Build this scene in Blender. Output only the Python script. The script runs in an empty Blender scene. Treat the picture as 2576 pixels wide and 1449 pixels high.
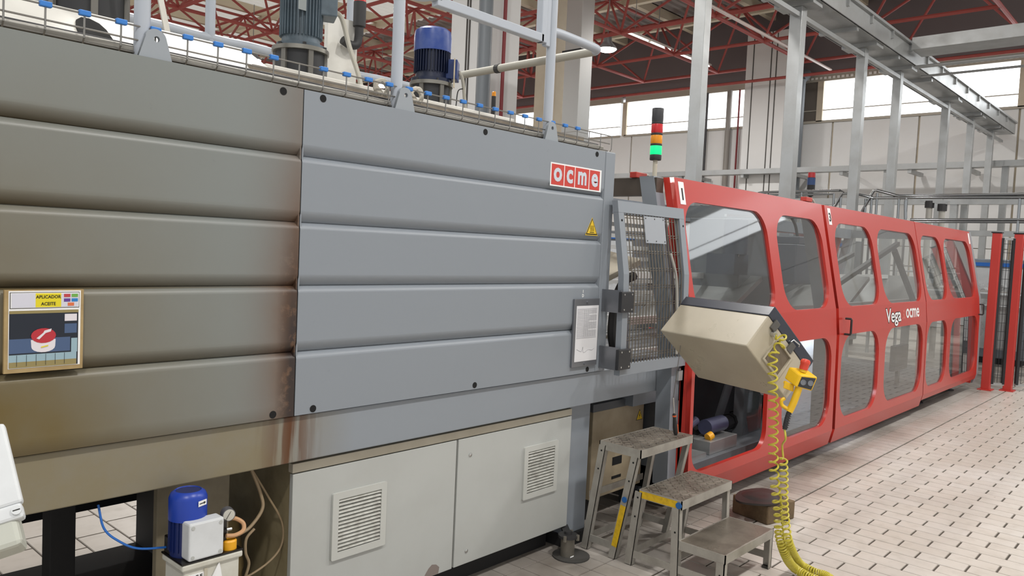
import bpy, bmesh, math, random
from mathutils import Vector, Matrix
random.seed(7)
sc = bpy.context.scene
COL = sc.collection
# ---------------------------------------------------------------- camera
# world: X runs along the machine line, Y away from the aisle, Z up, metres
IW, IH, FPX = 2576.0, 1449.0, 1969.86
YAW, PITCH, ROLL = 0.83583, 0.05294, -0.04537
CF = Vector((math.sin(YAW)*math.cos(PITCH), math.cos(YAW)*math.cos(PITCH), -math.sin(PITCH)))
_r0 = Vector((math.cos(YAW), -math.sin(YAW), 0)); _d0 = CF.cross(_r0)
CR = math.cos(ROLL)*_r0 + math.sin(ROLL)*_d0
CD = -math.sin(ROLL)*_r0 + math.cos(ROLL)*_d0
CAM = Vector((0, 0, 1.6))
cam_data = bpy.data.cameras.new('camera'); cam = bpy.data.objects.new('camera', cam_data); COL.objects.link(cam)
cam_data.sensor_width = 36.0; cam_data.lens = FPX/IW*36.0; cam_data.clip_end = 200; cam_data.clip_start = 0.05
m3 = Matrix((CR, -CD, -CF)).transposed()
cam.matrix_world = Matrix.Translation(CAM) @ m3.to_4x4()
sc.camera = cam
def ray(x, y): return CR*((x-IW/2)/FPX) + CD*((y-IH/2)/FPX) + CF
def on(ax, x, y, v):
    d = ray(x, y); return CAM + d*((v-CAM[ax])/d[ax])
def oX(x, y, v): return on(0, x, y, v)
def oY(x, y, v): return on(1, x, y, v)
def oZ(x, y, v=0.0): return on(2, x, y, v)
# ---------------------------------------------------------------- world, exposure
w = bpy.data.worlds.new('hall_daylight'); sc.world = w; w.use_nodes = True
w.node_tree.nodes['Background'].inputs[0].default_value = (0.96, 0.98, 1.0, 1)
w.node_tree.nodes['Background'].inputs[1].default_value = 0.75
vs = sc.view_settings
vs.view_transform = 'Standard'; vs.look = 'None'; vs.gamma = 1.0; vs.use_curve_mapping = False
vs.exposure = 0.25
# ---------------------------------------------------------------- materials
def L(h):
    h = h.lstrip('#'); o = []
    for i in (0, 2, 4):
        c = int(h[i:i+2], 16)/255.0
        o.append(c/12.92 if c <= 0.04045 else ((c+0.055)/1.055)**2.4)
    return (o[0], o[1], o[2], 1.0)
MATS = {}
class NT:
    def __init__(s, name):
        s.m = bpy.data.materials.new(name); s.m.use_nodes = True
        s.t = s.m.node_tree; s.b = s.t.nodes['Principled BSDF']; s.out = s.t.nodes['Material Output']
        MATS[name] = s.m
    def n(s, typ, **kw):
        nd = s.t.nodes.new(typ)
        for k, v in kw.items():
            if k in nd.inputs: nd.inputs[k].default_value = v
            else: setattr(nd, k, v)
        return nd
    def l(s, a, b): s.t.links.new(a, b)
    def coord(s, scale=(1, 1, 1)):
        tc = s.n('ShaderNodeTexCoord'); mp = s.n('ShaderNodeMapping'); mp.inputs['Scale'].default_value = scale
        s.l(tc.outputs['Object'], mp.inputs[0]); return mp.outputs[0]
    def noise(s, scale, detail=4, rough=0.55, stretch=(1, 1, 1)):
        nz = s.n('ShaderNodeTexNoise', Scale=scale, Detail=detail, Roughness=rough); s.l(s.coord(stretch), nz.inputs['Vector']); return nz.outputs['Fac']
    def ramp(s, fac, stops):
        r = s.n('ShaderNodeValToRGB'); e = r.color_ramp.elements
        while len(e) < len(stops): e.new(0.5)
        for i, (p, c) in enumerate(stops): e[i].position = p; e[i].color = c if len(c) == 4 else (*c, 1)
        s.l(fac, r.inputs[0]); return r.outputs[0]
    def mix(s, fac, a, b):
        x = s.n('ShaderNodeMix', data_type='RGBA')
        for sock, v in ((x.inputs[0], fac), (x.inputs[6], a), (x.inputs[7], b)):
            if isinstance(v, (int, float, tuple)): sock.default_value = v
            else: s.l(v, sock)
        return x.outputs[2]
    def math(s, op, a, b=0.0, clamp=False):
        x = s.n('ShaderNodeMath', operation=op); x.use_clamp = clamp
        for sock, v in ((x.inputs[0], a), (x.inputs[1], b)):
            if isinstance(v, (int, float)): sock.default_value = v
            else: s.l(v, sock)
        return x.outputs[0]
    def bump(s, h, strength=0.2, dist=0.01):
        b = s.n('ShaderNodeBump', Strength=strength, Distance=dist); s.l(h, b.inputs['Height']); s.l(b.outputs[0], s.b.inputs['Normal'])
def mat(name, hexc, rough=0.5, metal=0.0, dirt=0.0, dirtc='#3a3026', scale=4.0, bump=0.0, emit=0.0, spec=None, stretch=(1, 1, 1), coat=0.0):
    if name in MATS: return MATS[name]
    k = NT(name); c = L(hexc)
    k.b.inputs['Base Color'].default_value = c; k.b.inputs['Roughness'].default_value = rough; k.b.inputs['Metallic'].default_value = metal
    if spec is not None: k.b.inputs['Specular IOR Level'].default_value = spec
    if coat: k.b.inputs['Coat Weight'].default_value = coat; k.b.inputs['Coat Roughness'].default_value = 0.08
    if dirt:
        nz = k.noise(scale, 6, 0.62, stretch); f = k.ramp(nz, [(0.42, (0, 0, 0)), (0.75, (1, 1, 1))])
        k.l(k.mix(k.math('MULTIPLY', f, dirt), c, L(dirtc)), k.b.inputs['Base Color'])
        k.l(k.math('ADD', k.math('MULTIPLY', nz, 0.25), rough-0.12, True), k.b.inputs['Roughness'])
    if bump: k.bump(k.noise(scale*6, 3), bump, 0.004)
    if emit:
        k.b.inputs['Emission Color'].default_value = c; k.b.inputs['Emission Strength'].default_value = emit
    return k.m
def glass(name, tint='#dfe6e6', refl=0.55, milk=0.06):
    k = NT(name); t = k.n('ShaderNodeBsdfTransparent'); t.inputs[0].default_value = L(tint)
    g = k.n('ShaderNodeBsdfGlossy'); g.inputs['Roughness'].default_value = 0.03; g.inputs[0].default_value = (1, 1, 1, 1)
    d = k.n('ShaderNodeBsdfDiffuse'); d.inputs[0].default_value = L('#b9bfc0')
    fr = k.n('ShaderNodeFresnel', IOR=1.5); mx = k.n('ShaderNodeMixShader'); k.l(k.math('MULTIPLY', fr.outputs[0], refl*1.8, True), mx.inputs[0])
    k.l(t.outputs[0], mx.inputs[1]); k.l(g.outputs[0], mx.inputs[2])
    m2 = k.n('ShaderNodeMixShader'); m2.inputs[0].default_value = milk
    k.l(mx.outputs[0], m2.inputs[1]); k.l(d.outputs[0], m2.inputs[2]); k.l(m2.outputs[0], k.out.inputs[0]); return k.m
# ---------------------------------------------------------------- mesh builder
class MB:
    def __init__(s): s.v = []; s.f = []
    def add(s, v, f):
        o = len(s.v); s.v += [tuple(p) for p in v]; s.f += [tuple(i+o for i in q) for q in f]; return s
    def box(s, x0, y0, z0, x1, y1, z1):
        return s.obox((x0, y0, z0), (x1-x0, 0, 0), (0, y1-y0, 0), (0, 0, z1-z0))
    def obox(s, o, a, b, c):
        o, a, b, c = Vector(o), Vector(a), Vector(b), Vector(c)
        if a.cross(b).dot(c) < 0: a, b = b, a
        v = [o, o+a, o+a+b, o+b, o+c, o+a+c, o+a+b+c, o+b+c]
        return s.add(v, [(3, 2, 1, 0), (4, 5, 6, 7), (0, 1, 5, 4), (1, 2, 6, 5), (2, 3, 7, 6), (3, 0, 4, 7)])
    def bar(s, p, q, wd, ht, up=(0, 0, 1)):
        p, q, up = Vector(p), Vector(q), Vector(up); d = q-p; a = d.cross(up)
        if a.length < 1e-6: a = d.cross(Vector((0, 1, 0)))
        a.normalize(); b = a.cross(d).normalized()
        return s.obox(p-a*wd/2-b*ht/2, d, a*wd, b*ht)
    def cyl(s, p, q, r0, r1=None, n=16):
        return s.lathe([(r0, 0), (r0 if r1 is None else r1, (Vector(q)-Vector(p)).length)], p, Vector(q)-Vector(p), n)
    def lathe(s, prof, o, ax=(0, 0, 1), n=20, close=True):
        o, ax = Vector(o), Vector(ax).normalized()
        a = ax.orthogonal().normalized(); b = ax.cross(a)
        v, f = [], []
        for r, h in prof:
            for i in range(n):
                t = 2*math.pi*i/n; v.append(o+ax*h+(a*math.cos(t)+b*math.sin(t))*r)
        for j in range(len(prof)-1):
            for i in range(n):
                k = (i+1) % n; f.append((j*n+i, j*n+k, (j+1)*n+k, (j+1)*n+i))
        if close:
            f.append(tuple(range(n))[::-1]); f.append(tuple((len(prof)-1)*n+i for i in range(n)))
        return s.add(v, f)
    def tube(s, pts, r, n=8):
        pts = [Vector(p) for p in pts]; v, f = [], []; a = None
        for i, p in enumerate(pts):
            d = (pts[min(i+1, len(pts)-1)]-pts[max(i-1, 0)]).normalized()
            a = d.orthogonal().normalized() if a is None else (a-d*a.dot(d)).normalized()
            b = d.cross(a)
            for k in range(n):
                t = 2*math.pi*k/n; v.append(p+(a*math.cos(t)+b*math.sin(t))*r)
        for j in range(len(pts)-1):
            for i in range(n):
                k = (i+1) % n; f.append((j*n+i, j*n+k, (j+1)*n+k, (j+1)*n+i))
        f.append(tuple(range(n))[::-1]); f.append(tuple((len(pts)-1)*n+i for i in range(n)))
        return s.add(v, f)
    def prism(s, poly, vec):
        poly = [Vector(p) for p in poly]; vec = Vector(vec); n = len(poly)
        nrm = Vector((0, 0, 0))
        for i in range(n): nrm += poly[i].cross(poly[(i+1) % n])
        if nrm.dot(vec) < 0: poly = poly[::-1]
        v = poly+[p+vec for p in poly]
        return s.add(v, [tuple(range(n))[::-1], tuple(range(n, 2*n))]+[(i, (i+1) % n, n+(i+1) % n, n+i) for i in range(n)])
    def mesh(s, name, org=(0, 0, 0)):
        me = bpy.data.meshes.new(name); o = Vector(org)
        me.from_pydata([Vector(p)-o for p in s.v], [], s.f); me.update(); return me
ORG = {}
def obj(name, mb, m, parent=None, smooth=False, bevel=0.0, label=None, kind=None):
    org = ORG.get(parent.name, Vector((0, 0, 0))) if parent else Vector((0, 0, 0))
    me = mb.mesh(name, org) if isinstance(mb, MB) else mb
    if isinstance(m, str): m = MATS[m]
    if not me.materials: me.materials.append(m)
    if smooth: me.shade_smooth(); me.set_sharp_from_angle(angle=math.radians(38))
    o = bpy.data.objects.new(name, me); COL.objects.link(o)
    if parent: o.parent = parent; ORG[o.name] = org
    if bevel:
        bv = o.modifiers.new('bevel', 'BEVEL'); bv.width = bevel; bv.segments = 2; bv.limit_method = 'ANGLE'
    if label: o['label'] = label
    if kind: o['kind'] = kind
    return o
def thing(name, label, cat, loc=(0, 0, 0), group=None):
    o = bpy.data.objects.new(name, None); COL.objects.link(o); o.location = loc; o.empty_display_size = 0.05
    o['label'] = label; o['category'] = cat
    if group: o['group'] = group
    ORG[o.name] = Vector(loc); return o
def one(name, mb, m, label, cat, group=None, **kw):
    o = obj(name, mb, m, None, **kw); o['label'] = label; o['category'] = cat
    if group: o['group'] = group
    return o
def dup(root, loc, label=None, group=None, rotz=None):
    r = root.copy(); COL.objects.link(r); r.location = loc; ORG[r.name] = Vector(loc)
    if rotz is not None: r.rotation_euler[2] = rotz
    if label: r['label'] = label
    if group: r['group'] = group
    for ch in [c_ for c_ in root.children if c_.type != 'LIGHT']:
        c = ch.copy(); COL.objects.link(c); c.parent = r
        for g in list(ch.children):
            d = g.copy(); COL.objects.link(d); d.parent = c
    return r
def struct(name, mb, m, parent=None, **kw):
    o = obj(name, mb, m, parent, **kw)
    if not parent: o['kind'] = 'structure'
    return o
def curve_mesh(loops, depth):
    """filled 2-D outline with holes, as a mesh in (u, v, w) with w in +-depth/2"""
    cu = bpy.data.curves.new('outline', 'CURVE'); cu.dimensions = '2D'; cu.fill_mode = 'BOTH'; cu.extrude = depth/2
    for lp in loops:
        sp = cu.splines.new('POLY'); sp.points.add(len(lp)-1); sp.use_cyclic_u = True
        for p, q in zip(sp.points, lp): p.co = (q[0], q[1], 0, 1)
    o = bpy.data.objects.new('outline', cu); COL.objects.link(o)
    me = bpy.data.meshes.new_from_object(o.evaluated_get(bpy.context.evaluated_depsgraph_get()))
    bpy.data.objects.remove(o); bpy.data.curves.remove(cu); return me
def text_mesh(body, size, bold=0.0, depth=0.0008, sx=1.0, align='CENTER', shear=0.0):
    cu = bpy.data.curves.new('text', 'FONT'); cu.body = body; cu.size = size; cu.offset = bold; cu.extrude = depth; cu.shear = shear
    cu.align_x = align; cu.align_y = 'CENTER'; cu.resolution_u = 3
    o = bpy.data.objects.new('text', cu); COL.objects.link(o); o.scale = (sx, 1, 1)
    me = bpy.data.meshes.new_from_object(o.evaluated_get(bpy.context.evaluated_depsgraph_get()))
    me.transform(Matrix.Diagonal((sx, 1, 1, 1)))
    bpy.data.objects.remove(o); bpy.data.curves.remove(cu); me.materials.clear(); return me
def place(me, o, u, v, parent=None):
    """map a (u,v,w) mesh onto origin o with axes u,v (w = u x v)"""
    o, u, v = Vector(o), Vector(u).normalized(), Vector(v).normalized(); n = u.cross(v)
    org = ORG.get(parent.name, Vector((0, 0, 0))) if parent else Vector((0, 0, 0))
    for p in me.vertices: c = p.co.copy(); p.co = o+u*c[0]+v*c[1]+n*c[2]-org
    me.update(); return me
def rrect(x0, y0, x1, y1, r, n=6):
    o = []
    for cx, cy, a in ((x1-r, y1-r, 0), (x0+r, y1-r, 90), (x0+r, y0+r, 180), (x1-r, y0+r, 270)):
        for i in range(n+1):
            t = math.radians(a+90*i/n); o.append((cx+r*math.cos(t), cy+r*math.sin(t)))
    return o
def circ(cx, cy, r, n=16): return [(cx+r*math.cos(2*math.pi*i/n), cy+r*math.sin(2*math.pi*i/n)) for i in range(n)]
def spline(pts, n=8):
    """Catmull-Rom through pts"""
    P = [Vector(p) for p in pts]; P = [2*P[0]-P[1]]+P+[2*P[-1]-P[-2]]; o = []
    for i in range(1, len(P)-2):
        for k in range(n):
            t = k/n; a, b, c, d = P[i-1:i+3]
            o.append(0.5*(2*b+(c-a)*t+(2*a-5*b+4*c-d)*t*t+(3*b-a-3*c+d)*t**3))
    o.append(P[-2]); return o
# ================================================================ hall: floor
def tile_material(name, base, dark, grime):
    k = NT(name); oi = k.n('ShaderNodeObjectInfo')
    tc = k.n('ShaderNodeNewGeometry'); nz = k.n('ShaderNodeTexNoise', Scale=1.1, Detail=5.0, Roughness=0.6); k.l(tc.outputs['Position'], nz.inputs['Vector'])
    n2 = k.n('ShaderNodeTexNoise', Scale=11.0, Detail=4.0); k.l(tc.outputs['Position'], n2.inputs['Vector'])
    c = k.mix(k.ramp(nz.outputs['Fac'], [(0.35, (0, 0, 0)), (0.7, (1, 1, 1))]), L(base), L(dark))
    c = k.mix(k.math('MULTIPLY', oi.outputs['Random'], 0.35), c, L('#b9aea2'))
    c = k.mix(k.math('MULTIPLY', k.ramp(n2.outputs['Fac'], [(0.5, (0, 0, 0)), (0.8, (1, 1, 1))]), 0.3), c, L('#8d8378'))
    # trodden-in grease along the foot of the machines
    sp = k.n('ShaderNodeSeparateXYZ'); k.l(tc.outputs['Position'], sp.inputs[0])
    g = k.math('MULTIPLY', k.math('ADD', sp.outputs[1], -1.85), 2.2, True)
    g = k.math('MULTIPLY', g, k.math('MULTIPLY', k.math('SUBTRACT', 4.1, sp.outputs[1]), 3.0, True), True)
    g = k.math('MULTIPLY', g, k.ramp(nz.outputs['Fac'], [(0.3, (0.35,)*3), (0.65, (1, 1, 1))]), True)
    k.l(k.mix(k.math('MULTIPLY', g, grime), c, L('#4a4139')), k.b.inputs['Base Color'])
    k.l(k.math('ADD', k.math('MULTIPLY', n2.outputs['Fac'], 0.3), 0.2), k.b.inputs['Roughness'])
    k.b.inputs['Specular IOR Level'].default_value = 0.45
    return k.m
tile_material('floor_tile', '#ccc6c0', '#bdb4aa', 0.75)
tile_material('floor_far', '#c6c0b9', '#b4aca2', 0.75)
mat('grout', '#4d453d', 0.85, dirt=0.5, dirtc='#2c2723', scale=6)
FX, FY = 0.1235, 0.2435
floor = struct('floor', MB().box(-9, -24, -0.2, 24.4, 42, -0.005), 'grout')
def tile_mb(x0, y0, x1, y1, z1=0.0, mb=None, ch=0.002):
    mb = mb or MB(); h = 0.006
    v = [(x0, y0, z1-h), (x1, y0, z1-h), (x1, y1, z1-h), (x0, y1, z1-h), (x0+ch, y0+ch, z1), (x1-ch, y0+ch, z1), (x1-ch, y1-ch, z1), (x0+ch, y1-ch, z1)]
    return mb.add(v, [(4, 5, 6, 7), (0, 1, 5, 4), (1, 2, 6, 5), (2, 3, 7, 6), (3, 0, 4, 7), (3, 2, 1, 0)])
tiles = []
for i in range(0, 96):
    x = 2.05+i*FX; off = (i % 2)*FY/2
    for j in range(-22, 9):
        y0 = j*FY+off-0.2; y1 = y0+FY
        lo, hi = max(y0, -5), min(y1, 1.993)
        if hi-lo > 0.05: tiles.append((x+0.002, lo+0.005, x+FX-0.002, hi-0.005))
    for j in range(0, 12):     # border strip and the tiles that run under the machines
        y0 = 1.998+j*FY; tiles.append((x+0.002, y0+0.002, x+FX-0.002, y0+FY-0.004))
def seen(p):
    d = Vector(p)-CAM; z = d.dot(CF)
    if z < 0.2: return -1
    u, v = d.dot(CR)/z*FPX+IW/2, d.dot(CD)/z*FPX+IH/2
    if not (-20 < u < IW+20 and -20 < v < IH+20): return -1
    if u < 1340 and v < 1449: return 1/z*0.05 if p[1] > 2.4 else 1/z
    return 1/z
def rank(t):
    x, y = (t[0]+t[2])/2, (t[1]+t[3])/2
    if y > 2.3: return -1
    return seen((x, y, 0))
order = sorted(range(len(tiles)), key=lambda k: -rank(tiles[k]))
near = [k for k in order[:300] if rank(tiles[k]) > 0]
full = tile_mb(0, 0, FX-0.004, FY-0.01).mesh('floor_tile')
MATS['floor_tile']; cache = {}
for k in near:
    t = tiles[k]; key = (round(t[2]-t[0], 3), round(t[3]-t[1], 3))
    if key not in cache: cache[key] = tile_mb(0, 0, t[2]-t[0], t[3]-t[1]).mesh('floor_tile')
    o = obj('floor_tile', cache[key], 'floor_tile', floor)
    o.location = (t[0], t[1], random.uniform(-0.0006, 0.0006))
fm = MB(); ns = set(near)
for k, t in enumerate(tiles):
    if k not in ns: tile_mb(*t, mb=fm)
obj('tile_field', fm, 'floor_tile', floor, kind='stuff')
fm = MB()                                                      # aisle floor on the far side of the machine
for i in range(46):
    for j in range(14):
        x = 0.1+i*FX*1.6; y = 4.9+j*FY*1.3-(i % 2)*0.16
        tile_mb(x+0.004, y+0.004, x+FX*1.6-0.004, y+FY*1.3-0.004, mb=fm)
for i in range(16):
    for j in range(10):
        x = -1.1+i*FX*1.6; y = 1.98+j*FY*1.25-(i % 2)*0.15
        tile_mb(x+0.004, y+0.004, min(2.045, x+FX*1.6-0.004), y+FY*1.25-0.004, mb=fm)
for (x0, y0, x1, y1) in ((-9, -24, 2.04, 1.99), (13.91, -24, 24.4, 42), (2.04, -24, 13.91, -5.4), (7.5, 4.95, 13.91, 42), (-9, 9.4, 7.5, 42)):
    fm.box(x0, y0, -0.006, x1, y1, 0.0)
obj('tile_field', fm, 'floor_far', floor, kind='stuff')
# ================================================================ hall: walls and windows
mat('wall_white', '#dadad9', 0.7, dirt=0.15, dirtc='#b5ada2', scale=0.7)
mat('wall_beige', '#c7bca8', 0.7, dirt=0.3, dirtc='#94806a', scale=1.2)
mat('sill_metal', '#aaa396', 0.5)
k = NT('window_glow'); e = k.n('ShaderNodeEmission'); e.inputs[0].default_value = (0.95, 0.98, 1, 1); e.inputs[1].default_value = 3.2; k.l(e.outputs[0], k.out.inputs[0])
mat('blind_grey', '#6b645c', 0.8)
mat('roof_sheet', '#b9ad9c', 0.75, dirt=0.25, dirtc='#83786a', scale=0.5)
k = NT('roof_translucent_fill'); td = k.n('ShaderNodeBsdfTranslucent'); td.inputs[0].default_value = L('#f2efe8'); dd = k.n('ShaderNodeBsdfDiffuse'); dd.inputs[0].default_value = L('#d8d2c6'); mm = k.n('ShaderNodeMixShader'); mm.inputs[0].default_value = 0.4; k.l(td.outputs[0], mm.inputs[1]); k.l(dd.outputs[0], mm.inputs[2]); k.l(mm.outputs[0], k.out.inputs[0])  # translucency added so daylight from above brightens this ceiling
mat('roof_shaded', '#8b827e', 0.8); mat('wall_dark', '#736a6b', 0.8)
mat('purlin', '#d2c7b0', 0.7)
mat('truss_red', '#9c4640', 0.6, dirt=0.35, dirtc='#5a2c2a', scale=3)
XW = 24.0; SILL, HEAD = 5.81, 7.02
wall = struct('wall_back', MB().box(XW+0.06, -24, 0, XW+0.4, 42, SILL), 'wall_beige')
obj('upper_cladding', MB().box(XW+0.06, -24, HEAD+0.2, XW+0.4, 42, 9.6), 'wall_dark', wall)
y = -22.2
while y < 34:                                                  # cladding panels, one by one
    for z0, z1 in ((0.02, 2.1), (2.12, 4.36), (4.38, SILL)):
        obj('wall_panel', MB().box(XW, y+0.015, z0, XW+0.06, y+2.36, z1), 'wall_white', wall)
    y += 2.4
def window(n, y0, y1, mull, blind=None):
    wn = struct('window_%d' % n, MB().box(XW-0.04, y0, HEAD, XW+0.1, y1, HEAD+0.22).box(XW-0.06, y0, SILL-0.04, XW+0.1, y1, SILL+0.03), 'sill_metal')
    ys = [y0]+mull+[y1]
    for a, b in zip(ys[:-1], ys[1:]):
        obj('pane', MB().box(XW+0.03, a+0.06, SILL+0.03, XW+0.05, b-0.06, HEAD), 'blind_grey' if blind and blind[0] <= a < blind[1] else 'window_glow', wn)
        obj('mullion', MB().box(XW-0.06, b-0.09, SILL, XW+0.08, b+0.09, HEAD), 'wall_beige', wn)
        obj('glazing_bar', MB().box(XW-0.01, a+0.05, SILL+0.33, XW+0.06, b-0.05, SILL+0.36), 'sill_metal', wn)
window(1, -22.0, 10.15, [-16.8, -12.6, -8.4, -4.2, 0.0, 4.15, 9.4], (9.3, 9.5))
window(2, 11.6, 16.5, [])
window(3, 16.7, 22.0, [])
window(4, 22.2, 30.0, [26.0])
mb = MB()
for i in range(60): mb.box(XW-0.08, 3.0+i*0.13, HEAD+0.06, XW-0.05, 3.07+i*0.13, HEAD+0.12)
obj('vent_slot', mb, mat('vent_light', '#e9e6e0', 0.4), bpy.data.objects['window_1'], kind='stuff')
struct('wall_left', MB().box(-9, 42, 0, 24.4, 42.3, 9.6), 'wall_white')
# concrete columns
def column(n, boxes, m='wall_white', lines=()):
    mb = MB()
    for b in boxes: mb.box(*b)
    c = struct('trim_%d' % n, mb, m)
    for l in lines: obj('joint', MB().box(*l), mat('joint_dark', '#4c4946', 0.8), c)
    return c
column(1, [(XW-0.9, 10.05, 0, XW, 11.45, 8.5)], lines=[(XW-0.91, yy, 0, XW-0.895, yy+0.03, 8.5) for yy in (10.45, 10.62, 11.2)])
column(2, [(9.0, 8.9, 0, 9.75, 9.75, 9.4)], lines=[(8.985, yy, 0, 9.0, yy+0.025, 9.4) for yy in (9.08, 9.3, 9.36)])
column(3, [(13.0, 10.75, 0, 13.5, 11.35, 9.4)], 'wall_beige', lines=[(12.985, 11.0, 0, 13.0, 11.03, 9.4)])
mat('pipe_grey', '#6d7378', 0.45); mat('pipe_red', '#7d2a2e', 0.5)
one('downpipe', MB().cyl((8.86, 8.82, 0), (8.86, 8.82, 8.9), 0.11, n=20), 'pipe_grey', 'grey rain downpipe running up the corner of the cracked white column', 'pipe', smooth=True)
p = oX(1248, 150, 8.9)
one('sprinkler_riser', MB().cyl((9.3, 8.82, 0), (9.3, 8.82, 8.9), 0.03, n=12).cyl((9.3, 8.82, 6.2), (9.3, 8.82, 6.25), 0.06, n=12), 'pipe_red', 'thin dark red sprinkler riser on the white column with the grey downpipe', 'pipe', smooth=True)
one('drain_pipe', MB().cyl((XW-0.62, 9.82, 0), (XW-0.62, 9.82, 7.0), 0.17, n=18).cyl((XW-0.62, 9.82, 7.0), (XW-0.2, 9.82, 7.25), 0.17, n=18), 'pipe_grey', 'thick grey drain pipe with elbow beside the far white column', 'pipe', smooth=True)
mat('duct_steel', '#b4b3b0', 0.35, 0.75)
d = thing('exhaust_duct', 'stainless square exhaust duct dropping behind the grey machine, bent at its foot', 'duct', (12.6, 10.0, 0))
obj('duct_shaft', MB().box(12.5, 9.75, 3.95, 12.9, 10.15, 8.9), 'duct_steel', d, bevel=0.01)
obj('duct_collar', MB().box(12.46, 9.71, 5.55, 12.94, 10.19, 5.59), mat('black_seal', '#1d1d1f', 0.6), d)
obj('duct_elbow', MB().prism([(12.5, 9.75, 3.95), (12.5, 10.15, 3.95), (12.5, 10.6, 3.3), (12.5, 10.3, 2.9), (12.5, 9.75, 3.3)], (0.4, 0, 0)), 'duct_steel', d)
obj('duct_leg', MB().box(12.5, 10.3, 0, 12.9, 10.6, 3.3), 'duct_steel', d)
for i, yy in enumerate((12.0, 12.35, 13.15)):
    one('conduit', MB().cyl((XW-0.12, yy, 0.5), (XW-0.12, yy, HEAD), (0.03, 0.09, 0.04)[i], n=10), ('pipe_red', mat('conduit_grey', '#8b8680', 0.5), mat('conduit_dark', '#3d3c3e', 0.5))[i],
        ('thin red conduit running up the far wall beside a cable ladder', 'perforated grey cable ladder running up the far wall', 'dark cable bundle running up the far wall beside the white column')[i], 'conduit', smooth=True)
# ================================================================ roof
mb = MB(); n = 220; prof = []
for i in range(n+1):                                            # corrugated sheets, ribs along X
    yv = -24+66.0*i/n
    prof += [(yv, 9.46), (yv+0.10, 9.46), (yv+0.15, 9.40), (yv+0.25, 9.40)]
v = [(-9, a, b) for a, b in prof]+[(24.4, a, b) for a, b in prof]; q = len(prof)
XS = 18.4
v2 = [(-9, a, b) for a, b in prof]+[(XS, a, b) for a, b in prof]; v3 = [(XS, a, b) for a, b in prof]+[(24.4, a, b) for a, b in prof]; fq = [(i, i+1, q+i+1, q+i) for i in range(q-1)]
struct('ceiling', MB().add(v2, fq), 'roof_translucent_fill')
obj('roof_sheet', MB().add(v3, fq).box(XS, -24, 9.5, 24.4, 42.3, 9.6), 'roof_shaded', bpy.data.objects['ceiling'])  # roof near the far wall: its shade is put into a darker colour
roof = bpy.data.objects['ceiling']
for i in range(15): obj('purlin', MB().box(-9, 2.7+2.8*i-0.09, 9.12, 24.2, 2.7+2.8*i+0.09, 9.40), 'purlin', roof)
for i in range(9): obj('purlin', MB().box(0.5+2.75*i, -24, 8.95, 0.68+2.75*i, 42, 9.12), 'purlin', roof)
frame = bpy.data.objects.new('roof_space_frame', None); COL.objects.link(frame); frame['kind'] = 'structure'; ORG[frame.name] = Vector((0, 0, 0))
PX, PY, ZB, ZT = 2.75, 2.8, 7.5, 8.95
nx, ny = 9, 14
B = lambda i, j: Vector((23.25-PX*i, 4.1+PY*j, ZB)); T = lambda i, j: Vector((23.25-PX*(i+0.5), 4.1+PY*(j+0.5), ZT))
bars = []
for i in range(nx):
    for j in range(ny):
        if i < nx-1: bars.append((B(i, j), B(i+1, j), 0.05))
        if j < ny-1: bars.append((B(i, j), B(i, j+1), 0.05))
        if i < nx-1 and j < ny-1:
            if i < nx-2: bars.append((T(i, j), T(i+1, j), 0.045))
            if j < ny-2: bars.append((T(i, j), T(i, j+1), 0.045))
            for a, b in ((0, 0), (1, 0), (0, 1), (1, 1)): bars.append((T(i, j), B(i+a, j+b), 0.035))
def bscore(b):
    s = 0
    for t in (0.1, 0.3, 0.5, 0.7, 0.9):
        p = b[0].lerp(b[1], t); d = p-CAM; z = d.dot(CF)
        if z < 1: continue
        u, v_ = d.dot(CR)/z*FPX+IW/2, d.dot(CD)/z*FPX+IH/2
        if 0 < u < IW and -10 < v_ < 420 and v_ < 90+u*0.2: s += b[2]/z/z
    return s
bars.sort(key=lambda b: -bscore(b))
unit = {}
rest = MB()
for k, (p, q_, r) in enumerate(bars):
    if k < 300 and bscore((p, q_, r)) > 0:
        if r not in unit: unit[r] = MB().cyl((0, 0, 0), (0, 0, 1), r, n=8).mesh('strut')
        o = obj('strut', unit[r], 'truss_red', frame); dv = q_-p
        o.matrix_local = Matrix.Translation(p) @ dv.to_track_quat('Z', 'Y').to_matrix().to_4x4() @ Matrix.Diagonal((1, 1, dv.length, 1))
    else: rest.cyl(p, q_, r, n=6)
obj('strut_field', rest, 'truss_red', frame, kind='stuff')
one('sprinkler_main', MB().cyl((0.5, 9.0, 7.25), (23.6, 9.0, 7.25), 0.04, n=10), mat('main_white', '#c8b8b2', 0.4), 'pale sprinkler main pipe hung below the red roof frame', 'pipe', smooth=True)
one('cross_main', MB().cyl((22.4, 2, 6.9), (22.4, 22, 6.9), 0.045, n=10), 'truss_red', 'red cross pipe carried along the far wall below the roof frame', 'pipe', smooth=True)
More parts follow.
